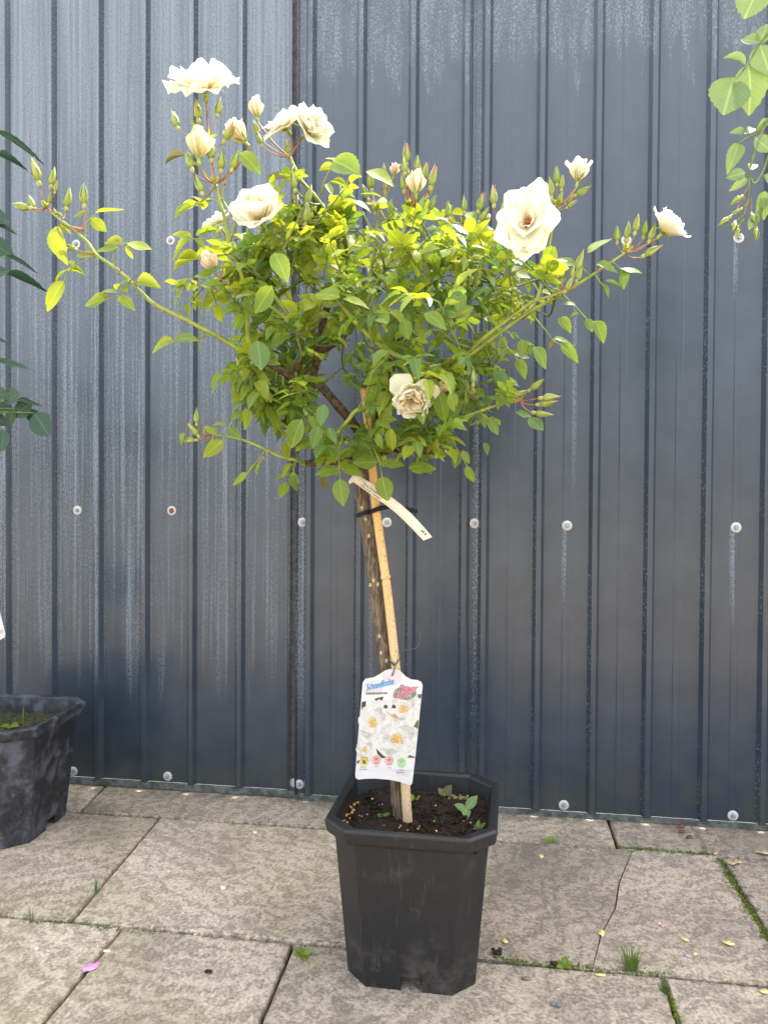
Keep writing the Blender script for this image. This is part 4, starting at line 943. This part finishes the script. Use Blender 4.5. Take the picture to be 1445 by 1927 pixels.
def printed_rose(u, v, r_, seed, ry=None, st=.30):
    q = random.Random(seed); ry = ry or r_
    for k in range(8):
        a = 2*math.pi*k/8+q.uniform(-.2, .2); sh.disc(b, u+r_*.55*math.cos(a), v+ry*.55*math.sin(a), r_*.46, .00045+k*.00001, (1, 7, 1, 2)[k % 4], ry*.46, 14, .10, seed+k)
    for k in range(6):
        a = 2*math.pi*k/6+.4; sh.disc(b, u+r_*.32*math.cos(a), v+ry*.32*math.sin(a), r_*.33, .00056+k*.00001, (1, 7)[k % 2], ry*.33, 12, .10, seed+k+30)
    sh.disc(b, u, v, r_*.30, .00066, 3, ry*.30, 14, .15, seed)
    for k in range(60):
        a = q.uniform(0, 6.28); d = q.uniform(.05, 1)*st*1.1*r_; sh.disc(b, u+d*math.cos(a), v+d*math.sin(a), r_*q.uniform(.018, .038), .00072, q.choice((4, 4, 5)), None, 6)
    sh.disc(b, u, v, r_*.07, .00078, 5, None, 8)
printed_rose(440, 920, 195, 1, 260, .42); printed_rose(850, 740, 200, 2, 200, .42); printed_rose(330, 1290, 120, 3, 130, .6); printed_rose(765, 1145, 262, 4, 245, .33)
sh.poly(b, [(560, 690), (600, 640), (700, 640), (770, 690), (775, 760), (740, 800), (690, 830), (620, 820), (570, 780)], .0008, 1)
for u in (611, 720): sh.poly(b, [(u-27, 735), (u-27, 708), (u-18, 690), (u, 684), (u+18, 690), (u+27, 708), (u+27, 735)], .00088, 0)
sh.stroke(b, [(612, 768), (640, 800), (685, 820), (690, 850)], 6, .0009, 6); sh.poly(b, [(710, 800), (745, 815), (780, 860), (740, 862), (705, 845)], .0009, 4)
sh.poly(b, [(218, 1500), (560, 1408), (1000, 1403), (985, 1560), (218, 1560)], .00092, 8)
tag(b.obj('picture_print', pm, lab, False), kind='stuff')
# lettering
b = MB(); sh.text(b, 'Schneeflocke', 352, 497, 118, -.235, .0010, 0, .35, 3.2, .92, 385); b.obj('lettering', ink('pale_blue_edge', (.25, .40, .48)), lab, False)
b = MB(); sh.text(b, 'Schneeflocke', 352, 494, 118, -.235, .0011, 0, .35, .8, .92, 383); b.obj('lettering', ink('blue_ink', (.02, .19, .44)), lab, False)
b = MB(); sh.text(b, 'Kleinstrauchrose', 344, 552, 54, -.035, .0010, 0, 0, .9, 1, 288); b.obj('lettering', ink('grey_ink', (.05, .05, .05)), lab, False)
b = MB(); sh.disc(b, 872, 530, 150, .00102, 0, 90, 26); b.obj('logo_oval', ink('logo_green', (.07, .18, .13)), lab, False)
for off_, col, lf in ((4.5, (.50, .49, .48), .0011), (1.2, (.42, .006, .05), .0012)):
    b = MB(); sh.text(b, 'Flower', 785, 518, 138, -.04, lf, 0, .28, off_, .88, 255); sh.text(b, 'Carpet', 700, 600, 142, -.06, lf, 0, .28, off_, .88, 268); b.obj('lettering', ink('logo_ink', col), lab, False)
# icons along the foot
ic = [ink('icon_yellow', (.50, .40, .10)), ink('icon_pink', (.48, .33, .31)), ink('icon_green', (.30, .44, .22)), ink('icon_red', (.42, .09, .07)), ink('icon_dark', (.06, .05, .04)), ink('icon_leaf', (.10, .26, .08))]
b = MB()
sh.disc(b, 322, 1445, 62, .0011, 0, 68); sh.disc(b, 486, 1430, 68, .0011, 1, 70); sh.disc(b, 656, 1437, 66, .0011, 1, 70); sh.disc(b, 824, 1465, 62, .0011, 2, 68)
sh.stroke(b, [(325, 1470), (290, 1430), (285, 1400), (305, 1388), (325, 1402), (345, 1388), (368, 1400), (360, 1432), (325, 1470)], 7, .0013, 4); sh.disc(b, 322, 1448, 13, .0014, 4, 30, 10); sh.disc(b, 305, 1470, 14, .0014, 4, 8, 8); sh.disc(b, 340, 1470, 14, .0014, 4, 8, 8)
for u, v in ((489, 1414), (662, 1425)):
    sh.ringp(b, u, v, 32, 38, .0013, 3); sh.disc(b, u, v, 20, .0013, 3, 18, 10, .2, int(u)); sh.text(b, 'ADR', u-32, v+68, 30, .03, .0013, 3, 0, .8, 1, 62)
sh.ringp(b, 818, 1440, 20, 26, .0013, 5); sh.stroke(b, [(770, 1437), (800, 1430)], 6, .0013, 5); sh.stroke(b, [(838, 1448), (880, 1436)], 6, .0013, 5); sh.disc(b, 818, 1440, 10, .0013, 5, 7)
for k in range(5):
    for j in range(2): sh.stroke(b, [(786+k*17, 1486+j*30+k*2), (792+k*17, 1496+j*30+k*2)], 5, .0013, 5)
tag(b.obj('icons', ic, lab, False), kind='stuff')
b = MB(); TX = ink('small_ink', (.10, .13, .13))
for body, u, v, wd in (('Bienen-', 272, 1532, 85), ('freundlich', 262, 1562, 100), ('1991', 458, 1528, 50), ('2002', 630, 1540, 50), ('Boden-', 795, 1568, 55), ('gesundheit', 764, 1602, 100)):
    sh.text(b, body, u, v, 26, .04 if u > 500 else -.04, .0012, 0, 0, .2, 1, wd)
b.obj('lettering', TX, lab, False)
# wire
M_WIRE = plain('green_wire', (.03, .075, .06), .45)
b = MB(); lo = Vector(lab.location)
wp = spline([sh.w(697, 300, .0016)+lo, W(742, 1258, LY+.002), W(741, 1250, LY+.004), W(734, 1243, CY_-.009), W(731, 1234, CY_-.004)], 5); b.tube([p-lo for p in wp], .0011, 6); b.obj('wire', M_WIRE, lab)
b = MB(); wp = spline([W(742, 1252, CY_-.012), W(750, 1243, CY_-.009), W(753, 1232, CY_-.004), W(756, 1226, CY_-.008), W(768, 1222, CY_-.012), W(782, 1220, CY_-.014), W(789, 1210, CY_-.014), W(791, 1190, CY_-.014)], 5); b.tube([p-lo for p in wp], .0009, 6); b.obj('wire', M_WIRE, lab)
b = MB(); wp = spline([W(731, 1234, CY_-.006), W(735, 1246, CY_-.0105), W(742, 1252, CY_-.0115), W(750, 1244, CY_-.0095)], 5); b.tube([p-lo for p in wp], .0010, 6); b.obj('wire', M_WIRE, lab)
# ---- paper price strip
TY = CY_-.028
stp = empty('price_tag', W(735, 955, TY)); tag(stp, 'narrow beige paper strip with a printed price looped round the rose branch', 'price tag'); st_o = Vector(stp.location)
st = Sheet(640, 880, 7.605, lambda x, y: TY+(x-735)*.0001+((x-735)/75)**2*.003, stp)
ue = [(262, 122), (300, 128), (420, 205), (560, 300), (680, 385), (770, 446), (900, 550), (1020, 660), (1130, 775), (1230, 890), (1318, 993)]
le = [(150, 190), (200, 215), (330, 305), (440, 385), (560, 470), (660, 540), (780, 635), (900, 745), (1010, 855), (1110, 960), (1192, 1043)]
b = MB(); m = len(ue); vs = [st.w(u, v, 0) for u, v in ue]+[st.w(u, v, 0) for u, v in le]+[st.w(u, v, -.0004) for u, v in ue]+[st.w(u, v, -.0004) for u, v in le]
fs = []
for i in range(m-1): fs += [(i, i+1, m+i+1, m+i), (2*m+i, 3*m+i, 3*m+i+1, 2*m+i+1), (i, 2*m+i, 2*m+i+1, i+1), (m+i, m+i+1, 3*m+i+1, 3*m+i)]
b.add(vs, fs); M_PAPER = plain('beige_paper', (.66, .56, .43), .75, .08, 120, .2); b.obj('paper_strip', M_PAPER, stp)
b = MB(); st.poly(b, [(150, 150), (262, 122), (240, 180), (132, 236)], .0012); st.poly(b, [(262, 122), (150, 150), (132, 236), (118, 200), (190, 95)], -.012); b.obj('folded_loop', M_PAPER, stp, False)
b = MB(); st.text(b, 'Rosa Schneeflocke', 332, 240, 50, .62, .0006, 0, 0, .8, 1, 330); st.text(b, 'Discover Carpet', 294, 262, 46, .62, .0006, 0, 0, .4, 1, 330); b.obj('lettering', ink('black_ink', (.03, .025, .02)), stp, False)
b = MB(); st.text(b, '69 €', 1150, 905, 52, .80, .0006, 0, 0, 1.2, 1, 100); b.obj('lettering', bpy.data.materials['black_ink'], stp, False)
# ================================================================== NEIGHBOURING PLANTS
LYB = -.30
lb = empty('rose_bush', (POT2.x-.02, POT2.y, .215)); tag(lb, 'dark leaved rose bush leaning in over the weathered plastic pot', 'rose bush'); LP = Plant(lb); lbo = Vector(lb.location)
sx0 = Vector((POT2.x-.02, POT2.y, .215))
stems = [[sx0, Vector((POT2.x-.03, LYB, .6)), W(-75, 620, LYB), W(-60, 400, LYB), W(-50, 250, LYB)], [sx0, W(-80, 1000, LYB), W(-60, 830, LYB), W(-25, 780, LYB)]]
for q in stems:
    b = MB(); pl = spline(q, 6); b.tube([p-lbo for p in pl], [lerp(.006, .003, i/(len(pl)-1)) for i in range(len(pl))], 8); b.obj('branch', M_SHOOT_D, lb)
LBL = [((-5, 250), (71, 284), 2), ((-6, 290), (50, 316), 4), ((-30, 400), (12, 412), 0), ((-12, 415), (26, 436), 1), ((-20, 455), (20, 478), 0), ((12, 482), (67, 502), 2), ((12, 514), (88, 545), 4), ((-30, 625), (6, 640), 1), ((-8, 676), (61, 697), 6),
       ((-10, 735), (14, 745), 0), ((60, 756), (22, 782), 3), ((35, 752), (74, 760), 1), ((40, 742), (0, 752), 0), ((64, 777), (92, 820), 3), ((50, 775), (75, 790), 5), ((30, 770), (12, 800), 0), ((6, 808), (2, 850), 3), ((-15, 770), (18, 765), 0), ((-10, 780), (10, 800), 5), ((-30, 520), (8, 505), 0)]
for (p0, p1, v) in LBL:
    d = LYB+rg.uniform(-.02, .02); A = W(*p0, d); L = math.dist(p0, p1)*1.6/F; LP.leaf(A, W(*p1, d+rg.uniform(-.3, .3)*L), (rg.uniform(-.2, .2), -1, .4 if v in (2, 4) else .2), 'k', v, 1.1 if v in (3, 5, 0) else .30)
    b = MB(); e = W(-40, p0[1]+(25 if p0[1] < 700 else 8), LYB); b.tube([p-lbo for p in spline([e, e.lerp(A, .5)+Vector((0, 0, .006)), A], 3)], .0012, 5); b.obj('leaf_stalk', M_SHOOT_D, lb)
def side_twigs(P, mains, n, xr, yr, ydep, cl, lim=None):      # the rest of the plant, out of frame: twigs from the main stems with leaves along them
    mp = [q for m_ in mains for q in spline(m_, 6)]; o = P.o
    for k in range(n):
        e = W(rg.uniform(*xr), rg.uniform(*yr), ydep+rg.uniform(-.10, .12)); st_ = min(mp, key=lambda q: (q-e).length+.6*abs(q.z-e.z+.06)); q = spline([st_, st_.lerp(e, .5)+Vector((0, 0, .015)), e], 5)
        b = MB(); b.tube([p_-o for p_ in q], [lerp(.0022, .0010, i_/(len(q)-1)) for i_ in range(len(q))], 6)
        for i_ in range(2, len(q)):
            d = Vector((rg.uniform(-1, 1), rg.uniform(-.8, .5), rg.uniform(-.4, .5))).normalized()
            t_ = q[i_]+d*rg.uniform(.034, .055); xx, yy = proj(t_)
            if lim and not lim(xx): continue
            P.leaf(q[i_], t_, (0, -.6, 1), cl)
        b.obj('twig', M_SHOOT_D, P.root)
side_twigs(LP, stems, 8, (-300, -70), (220, 850), LYB, 'k', lambda x: x < -12)
LP.flush(300)
wl = empty('plant_label', W(-40, 1150, LYB-.03)); tag(wl, 'white plant label with rounded corner hanging above the weathered pot', 'plant label')
s2 = Sheet(0, 1120, 3.856, lambda x, y: LYB-.03, wl); o2 = [(-330, -60), (-60, -60), (-15, 30), (5, 130), (28, 220), (42, 280), (38, 305), (10, 322), (-60, 330), (-330, 330)]
b = MB(); n2 = len(o2); b.add([s2.w(u, v, 0) for u, v in o2]+[s2.w(u, v, -.0007) for u, v in o2], [tuple(range(n2)), tuple(range(n2, 2*n2))[::-1]]+[(k, n2+k, n2+(k+1) % n2, (k+1) % n2) for k in range(n2)]); b.obj('card', bpy.data.materials['label_card'], wl, False)
b = MB(); s2.ringp(b, 10, 265, 11, 15, .0008); s2.disc(b, 10, 265, 7, .0008, 0, 8)
for k in range(3): s2.stroke(b, [(-25, 180+k*13), (2+k*3, 176+k*13)], 3, .0008)
tag(b.obj('print_marks', ink('grey_print', (.35, .35, .34)), wl, False), kind='stuff')
b = MB(); wo = Vector(wl.location); b.tube([p-wo for p in spline([W(-40, 1106, LYB-.03), W(-55, 1040, LYB-.02), W(-72, 980, LYB-.004)], 5)], .0009, 5); b.obj('wire', M_WIRE, wl)
# climbing rose at the right: its cane stands outside the frame, the tips hang into view
RYB = -.66
cr = empty('climbing_rose', (W(1560, 900, RYB).x+.02, RYB, 0)); tag(cr, 'pale leaved climbing rose with hanging green buds in front of the wall', 'climbing rose'); CP = Plant(cr); co_ = Vector(cr.location)
def cw(pl): return [W(x, y, RYB) for x, y in pl]
def cane_(pl, r0, r1, mat=M_SHOOT_D, nm='branch'):
    b = MB(); q = spline(pl, 6); b.tube([p-co_ for p in q], [lerp(r0, r1, i/(len(q)-1)) for i in range(len(q))], 8); b.obj(nm, mat, cr)
main = [Vector((co_.x, RYB, -.005)), Vector((co_.x+.02, RYB+.02, .5)), Vector((co_.x+.01, RYB+.03, 1.0))]+cw([(1570, 300), (1545, 60), (1500, -60)])
cane_(main, .009, .005, M_BARK)
cane_(cw([(1548, 60), (1500, 20), (1460, 45), (1445, 62), (1425, 88), (1405, 122), (1390, 140), (1380, 145)]), .0022, .0010)
cane_(cw([(1548, 60), (1480, -40), (1440, -40), (1424, -25)]), .0022, .0012)
cane_(cw([(1562, 230), (1500, 200), (1470, 205), (1445, 224), (1425, 244), (1414, 255), (1402, 262), (1391, 270)]), .0024, .0010)
cane_(cw([(1445, 224), (1432, 250), (1423, 275), (1415, 300), (1410, 325), (1408, 350), (1407, 374), (1400, 400), (1393, 420)]), .0018, .0012)
cane_(cw([(1562, 260), (1500, 260), (1460, 270), (1446, 290), (1436, 320), (1420, 345), (1412, 335)]), .0020, .0011)
CL = [((1381, 143), (1362, 212), 3, 1.35), ((1404, 123), (1419, 207), 0, 1.25), ((1403, 120), (1362, 106), 4, .9), ((1427, 82), (1397, 65), 1, 1.2), ((1430, 83), (1444, 40), 0, 1.1), ((1430, 82), (1452, 140), 3, 1.3), ((1427, -25), (1400, 32), 3, 1.4),
      ((1402, 250), (1380, 243), 1, .9), ((1405, 252), (1422, 232), 2, 1.0), ((1390, 268), (1370, 325), 4, .8), ((1420, 257), (1452, 284), 3, 1.2), ((1402, 324), (1366, 333), 3, 1.1), ((1405, 337), (1377, 351), 2, .9), ((1410, 322), (1422, 300), 1, .9), ((1436, 330), (1460, 345), 0, 1.1), ((1440, 360), (1425, 395), 2, 1.0), ((1425, 400), (1408, 432), 3, .8), ((1445, 225), (1425, 240), 2, 1), ((1432, 370), (1445, 410), 1, 1)]
for (p0, p1, v, wd) in CL:
    A = W(*p0, RYB+rg.uniform(-.008, .008)); L = math.dist(p0, p1)*1.15/F; CP.leaf(A, W(*p1, RYB+rg.uniform(-.3, .2)*L), (rg.uniform(-.2, .2), -1, .25), 'p', v, wd)
side_twigs(CP, [main], 11, (1510, 1720), (-100, 620), RYB, 'p', lambda x: x > 1462)
def cbud(x, y, jx, jy, L, ax):
    c = W(x, y, RYB-.004); j = W(jx, jy, RYB); e = bud(cr, c, ax, L*1.15/F, 'c'); b = MB(); b.tube([p-co_ for p in spline([j, j.lerp(e, .5)+Vector((.001, 0, .001)), e], 3)], .0009, 5); b.obj('bud_stalk', M_RED if y < 420 else M_SHOOT, cr)
for q in [(1384, 377, 1406, 352, 24, (-.7, -.3, -.5)), (1361, 417, 1400, 372, 24, (-.8, -.2, -.6)), (1380, 427, 1398, 405, 26, (-.3, -.6, -.7)), (1386, 440, 1400, 412, 24, (-.2, -.4, -.9)), (1417, 411, 1412, 372, 22, (.1, -.5, -.8)), (1422, 441, 1432, 372, 24, (-.1, -.4, -.9)), (1384, 398, 1408, 378, 18, (-.8, -.2, -.4))]: cbud(*q)
CP.flush(300)
# ================================================================== SMALL THINGS ON SOIL AND PAVING
def weed(name, loc, leaves, label, cat, grp=None, cl='m'):
    r_ = empty(name, loc); tag(r_, label, cat, grp); P = Plant(r_)
    for d, L, wd in leaves: P.leaf(Vector(loc), Vector(loc)+Vector(d).normalized()*L, (0, -.4, 1), cl, rg.choice((0, 3, 5)), wd)
    P.flush(300); b = MB(); b.tube([(0, 0, -.006), (0, 0, .004)], [.0012, .0008], 5); b.obj('stem', M_SHOOT, r_); return r_
ZS = .2235
def onsoil(x, y): 
    return G(x, y, ZS)
p = onsoil(876, 1530); weed('seedling', p+Vector((0, 0, .006)), [((-1, -.1, .5), .020, 1.25), ((.1, -.6, -.15), .019, 1.2), ((.75, .4, .9), .030, .9)], 'three leaved seedling sprouting from the soil beside the pot rim', 'seedling', None, 'p')
p = onsoil(782, 1506); weed('seedling', p, [((-.6, -.3, .8), .016, 1.3), ((.5, -.3, .7), .014, 1.2), ((.1, -.5, .4), .013, 1.2)], 'small bright green seedling beside the bamboo cane foot', 'seedling', None, 'y')
p = onsoil(898, 1563); weed('seedling', p, [((.5, -.2, .9), .018, .8), ((-.3, -.4, .7), .014, .9), ((.1, .2, 1), .016, .8)], 'small dark seedling in the front corner of the potted soil', 'seedling', None, 'd')
p = onsoil(722, 1536); weed('seedling', p, [((-.9, -.3, .5), .012, 1.1), ((.7, -.2, .5), .013, 1), ((-.2, -.5, .6), .010, 1.1), ((-.9, .3, .2), .013, 1)], 'tiny grey green seedling beside the rose trunk foot', 'seedling', None, 'd')
p = onsoil(836, 1500); o = weed('dead_leaf', p+Vector((0, 0, .003)), [((.5, .2, .8), .022, 1.2), ((-.5, .1, .7), .016, 1.2)], 'curled brown leaf lying on the soil behind the seedling', 'dead leaf', None, 'r')
p = onsoil(862, 1502); b = MB()
for k in range(70): blob(b, (rg.uniform(-.018, .018), rg.uniform(-.008, .008), rg.uniform(0, .003)), rg.uniform(.001, .0026), 5, 0)
M_MOSS = plain('moss', (.075, .105, .018), .95, .6, 300, .1, 0, .5); M_MOSS_DRY = plain('dry_moss', (.20, .17, .07), .95, .5, 300, .1, 0, .5)
o = b.obj('moss_tuft', M_MOSS_DRY); o.location = p; tag(o, 'patch of dry yellowish moss on the potted soil', kind='stuff')
# weeds in the neighbouring pot
gp = G(44, 1366, .2235)
def blades(name, loc, n, h, spread, label, cat, grp, mat, wd=.0012, lean=.5):
    b = MB()
    for k in range(n):
        a = rg.uniform(0, 6.28); r0 = rg.uniform(0, spread*.35); hh = h*rg.uniform(.5, 1); l = lean*hh*rg.uniform(.2, 1)
        p0 = Vector((math.cos(a)*r0, math.sin(a)*r0, -.003)); dr = Vector((math.cos(a), math.sin(a), 0)); s_ = Vector((-math.sin(a), math.cos(a), 0))*wd
        if abs(s_.x) < wd*.4: s_.x = wd*.6
        p1 = p0+dr*l*.35+Vector((0, 0, hh*.6)); p2 = p0+dr*l+Vector((0, 0, hh))
        b.add([p0-s_, p0+s_, p1+s_*.8, p1-s_*.8, p2], [(0, 1, 2, 3), (3, 2, 4)], 0, [(0, 0), (1, 0), (1, .5), (0, .5), (.5, 1)])
    o = b.obj(name, mat); o.location = loc; tag(o, label, cat, grp); return o
M_GRASS = leaf_mat('grass_blade', (.10, .17, .03), (.16, .24, .04), .35, (.3, .4, .05), 0, .5)
blades('grass_sprout', gp, 3, .052, .006, 'single upright grass sprout growing in the weathered plastic pot', 'grass', None, M_GRASS, .0018, .12)
p = G(18, 1368, .2235); weed('seedling', p, [((.8, -.3, .35), .028, 1.3), ((-.9, -.2, .3), .02, 1.2)], 'broad leaved seedling at the rim of the weathered pot', 'seedling', None, 'm')
blades('grass_tuft', G(1188, 1822), 70, .040, .03, 'bushy bright green grass tuft in the front paving joint', 'grass', None, M_GRASS, .0010, 1.0)
blades('grass_tuft', G(182, 1680), 12, .050, .008, 'thin upright grass tuft in the slanting joint near the weathered pot', 'grass', None, M_GRASS, .0009, .5)
blades('grass_tuft', G(60, 1735), 8, .048, .008, 'few thin grass blades in the long joint at the slab corner', 'grass', None, M_GRASS, .0009, .7)
blades('grass_tuft', G(291, 1752), 5, .016, .006, 'very short grass shoot in the long paving joint', 'grass', None, M_GRASS, .0008, .5)
blades('grass_tuft', G(1250, 1866), 46, .020, .016, 'low dark grass tuft where two front paving joints meet', 'grass', None, leaf_mat('grass_dark', (.05, .10, .03), (.08, .14, .05), .3, (.2, .3, .05), 0, .5), .0008, .9)
for (x, y, lb_) in ((1036, 1584, 'small star shaped weed in the joint close behind the black pot'), (568, 1797, 'flat little weed in the joint left of the black pot'), (1062, 1818, 'small round leaved weed in the mossy front joint')):
    p = G(x, y); weed('weed', p, [((math.cos(a), math.sin(a), rg.uniform(.25, .7)), rg.uniform(.014, .022), .9) for a in (.2, 1.4, 2.7, 3.9, 5.2)], lb_, 'weed', None, 'm')
# moss in the joints
def moss(pl, wd, n, label):
    P = [G(x, y) for x, y in pl]; Q = spline(P, 8); b = MB()
    for k in range(n*4):
        t = rg.random(); c = Q[min(len(Q)-1, int(t*len(Q)))]; q = .35+.65*abs(math.sin(t*9+n)); blob(b, c+Vector((rg.gauss(0, wd*q*.5), rg.gauss(0, .004*q), rg.uniform(-.006, -.001+.0035*q))), rg.uniform(.0006, .0019), 4, 0 if rg.random() < .7 else 1)
    tag(b.obj('moss', [M_MOSS, plain('moss_bright', (.15, .19, .02), .95, .5, 300, .1)], None, True), label, kind='stuff')
moss([(1352, 1618), (1372, 1650), (1395, 1690), (1420, 1730), (1442, 1768)], .008, 420, 'green moss filling the slanting paving joint')
moss([(1165, 1594), (1220, 1598), (1290, 1604), (1330, 1607)], .010, 200, 'green moss in the joint along the wall slabs')
moss([(932, 1800), (960, 1808), (1010, 1814), (1080, 1819), (1150, 1826), (1240, 1832)], .010, 260, 'dark moss along the front paving joint')
moss([(1248, 1842), (1262, 1880), (1275, 1920)], .004, 160, 'dark moss in the front cross joint')
moss([(60, 1734), (130, 1738), (220, 1750), (300, 1758)], .006, 90, 'thin moss in the long joint')
# dirt clumps
M_CLOD = plain('dark_clod', (.03, .022, .018), .95, .5, 300)
for (x, y, r_, lb_) in ((935, 1794, .009, 'dark soil clod in the joint beside the black pot'), (1043, 1816, .006, 'small dark soil clod in the mossy front joint'), (392, 1831, .0045, 'tiny dark pebble on the slab left of the black pot'), (206, 1472, .006, 'dark clod where the slab joint meets the wall foot'), (1043, 1893, .006, 'grey stone chip on the front slab')):
    b = MB()
    for k in range(7): blob(b, (rg.uniform(-r_, r_), rg.uniform(-r_, r_)*.6, r_*rg.uniform(.1, .7)), r_*rg.uniform(.35, .7), 6, 0)
    o = b.obj('soil_clod', M_CLOD if y != 1893 else plain('grey_stone', (.14, .15, .16), .8)); o.location = G(x, y); tag(o, lb_, 'clod')
# fallen petals and leaves
PM = {'y': plain('fallen_yellow', (.72, .58, .22), .7, .15, 150), 'c': plain('fallen_cream', (.74, .66, .46), .7, .12, 150), 'p': plain('fallen_pink', (.70, .30, .52), .6, .3, 120), 'b': plain('fallen_brown', (.17, .06, .04), .8, .4, 150), 'g': plain('fallen_green', (.20, .19, .09), .8, .3, 150), 't': plain('fallen_tan', (.48, .36, .19), .8, .25, 150)}
def fallen(x, y, px, col, label, nm='fallen_petal', cat='petal', grp=None, asp=.6):
    c = G(x, y); L = px*(c-CAMP).length/F/2; q = random.Random(int(x*7+y)); b = MB(); n = 12; a0 = q.uniform(0, 6.28); vs = [(0, 0, .0012+L*.12)]; 
    for k in range(n):
        a = 2*math.pi*k/n; r_ = L*(1+q.uniform(-.18, .18)); X, Y = r_*math.cos(a), r_*asp*math.sin(a)
        vs.append((X*math.cos(a0)-Y*math.sin(a0), X*math.sin(a0)+Y*math.cos(a0), .0006+L*q.uniform(0, .32)))
    b.add(vs, [(0, k+1, (k+1) % n+1) for k in range(n)], 0); o = b.obj(nm, PM[col]); o.location = c+Vector((0, 0, .0008))
    so_ = o.modifiers.new('t', 'SOLIDIFY'); so_.thickness = .0005; tag(o, label, cat, grp)
fallen(172, 1823, 26, 'p', 'curled bright pink petal lying on a slab joint', asp=.75)
fallen(1292, 1800, 11, 'p', 'tiny pink petal on the slab beside yellow petals')
fallen(1245, 1743, 9, 'p', 'tiny pale pink petal fragment near the crack')
gy = 'yellow petals scattered on the right slabs'
for (x, y, s_, lb_) in ((1018, 1613, 13, 'small yellow petal on the slab just below the star shaped weed'), (950, 1773, 15, 'crumpled yellow petal beside the dark soil clod near the pot'), (1131, 1758, 18, 'large cream yellow petal lying on the slab crack'), (1288, 1770, 14, 'yellow petal above the tiny pink petal'), (1370, 1777, 17, 'broad yellow petal alone between pink petal and mossy slanting joint'),
        (1129, 1837, 15, 'squarish yellow petal just in front of the mossy front joint'), (1307, 1797, 9, 'tiny greenish yellow petal touching distance from the pink petal'), (1440, 1868, 18, 'yellow petal on the front slab beyond the dark grass tuft'), (1201, 1632, 7, 'tiny yellow speck of petal beside the top of the crack'), (1050, 1864, 6, 'tiny yellow petal scrap near the grey stone chip'), (1240, 1739, 8, 'small yellow petal scrap touching the pale pink fragment')):
    fallen(x, y, s_, 'y', lb_, grp=gy)
fallen(1382, 1626, 26, 't', 'dry tan leaf lying beside the mossy slanting joint', 'dead_leaf', 'dead leaf', asp=.4)
fallen(1437, 1607, 24, 't', 'orange tan dry leaf in the joint along the wall slabs', 'dead_leaf', 'dead leaf', asp=.5)
fallen(1346, 1607, 13, 't', 'small tan leaf scrap at the corner of the mossy joint', 'dead_leaf', 'dead leaf')
fallen(1280, 1556, 15, 'b', 'dark red brown shrivelled leaf at the wall foot', 'dead_leaf', 'dead leaf'); fallen(1283, 1566, 13, 'b', 'second dark red shrivelled leaf piece at the wall foot', 'dead_leaf', 'dead leaf'); fallen(1296, 1577, 14, 'b', 'brown crumbled leaf scraps on the slab below the wall', 'dead_leaf', 'dead leaf')
fallen(990, 1844, 18, 'g', 'curled olive leaf on the front slab', 'dead_leaf', 'dead leaf', asp=.4)
fallen(522, 1497, 26, 'c', 'pale yellow narrow leaf on the slab at the wall foot', 'dead_leaf', 'dead leaf', asp=.4)
gl = 'pale petals scattered on the left slabs'
for (x, y, s_, lb_) in ((480, 1568, 12, 'pale petal near the wall joint left of the black pot'), (70, 1787, 10, 'pale petal left of the pink petal on the corner slab'), (202, 1792, 13, 'pale yellowish petal just above the bright pink petal'), (420, 1672, 14, 'slender cream petal in the middle of the left slab'), (345, 1720, 6, 'tiny cream speck above the long joint'), (318, 1641, 7, 'small white petal right of the thin grass tuft'), (368, 1760, 6, 'tiny yellow scrap in the long joint')):
    fallen(x, y, s_, 'c', lb_, grp=gl)
fallen(475, 1755, 11, 't', 'little brown curled leaf in the long paving joint', 'dead_leaf', 'dead leaf')
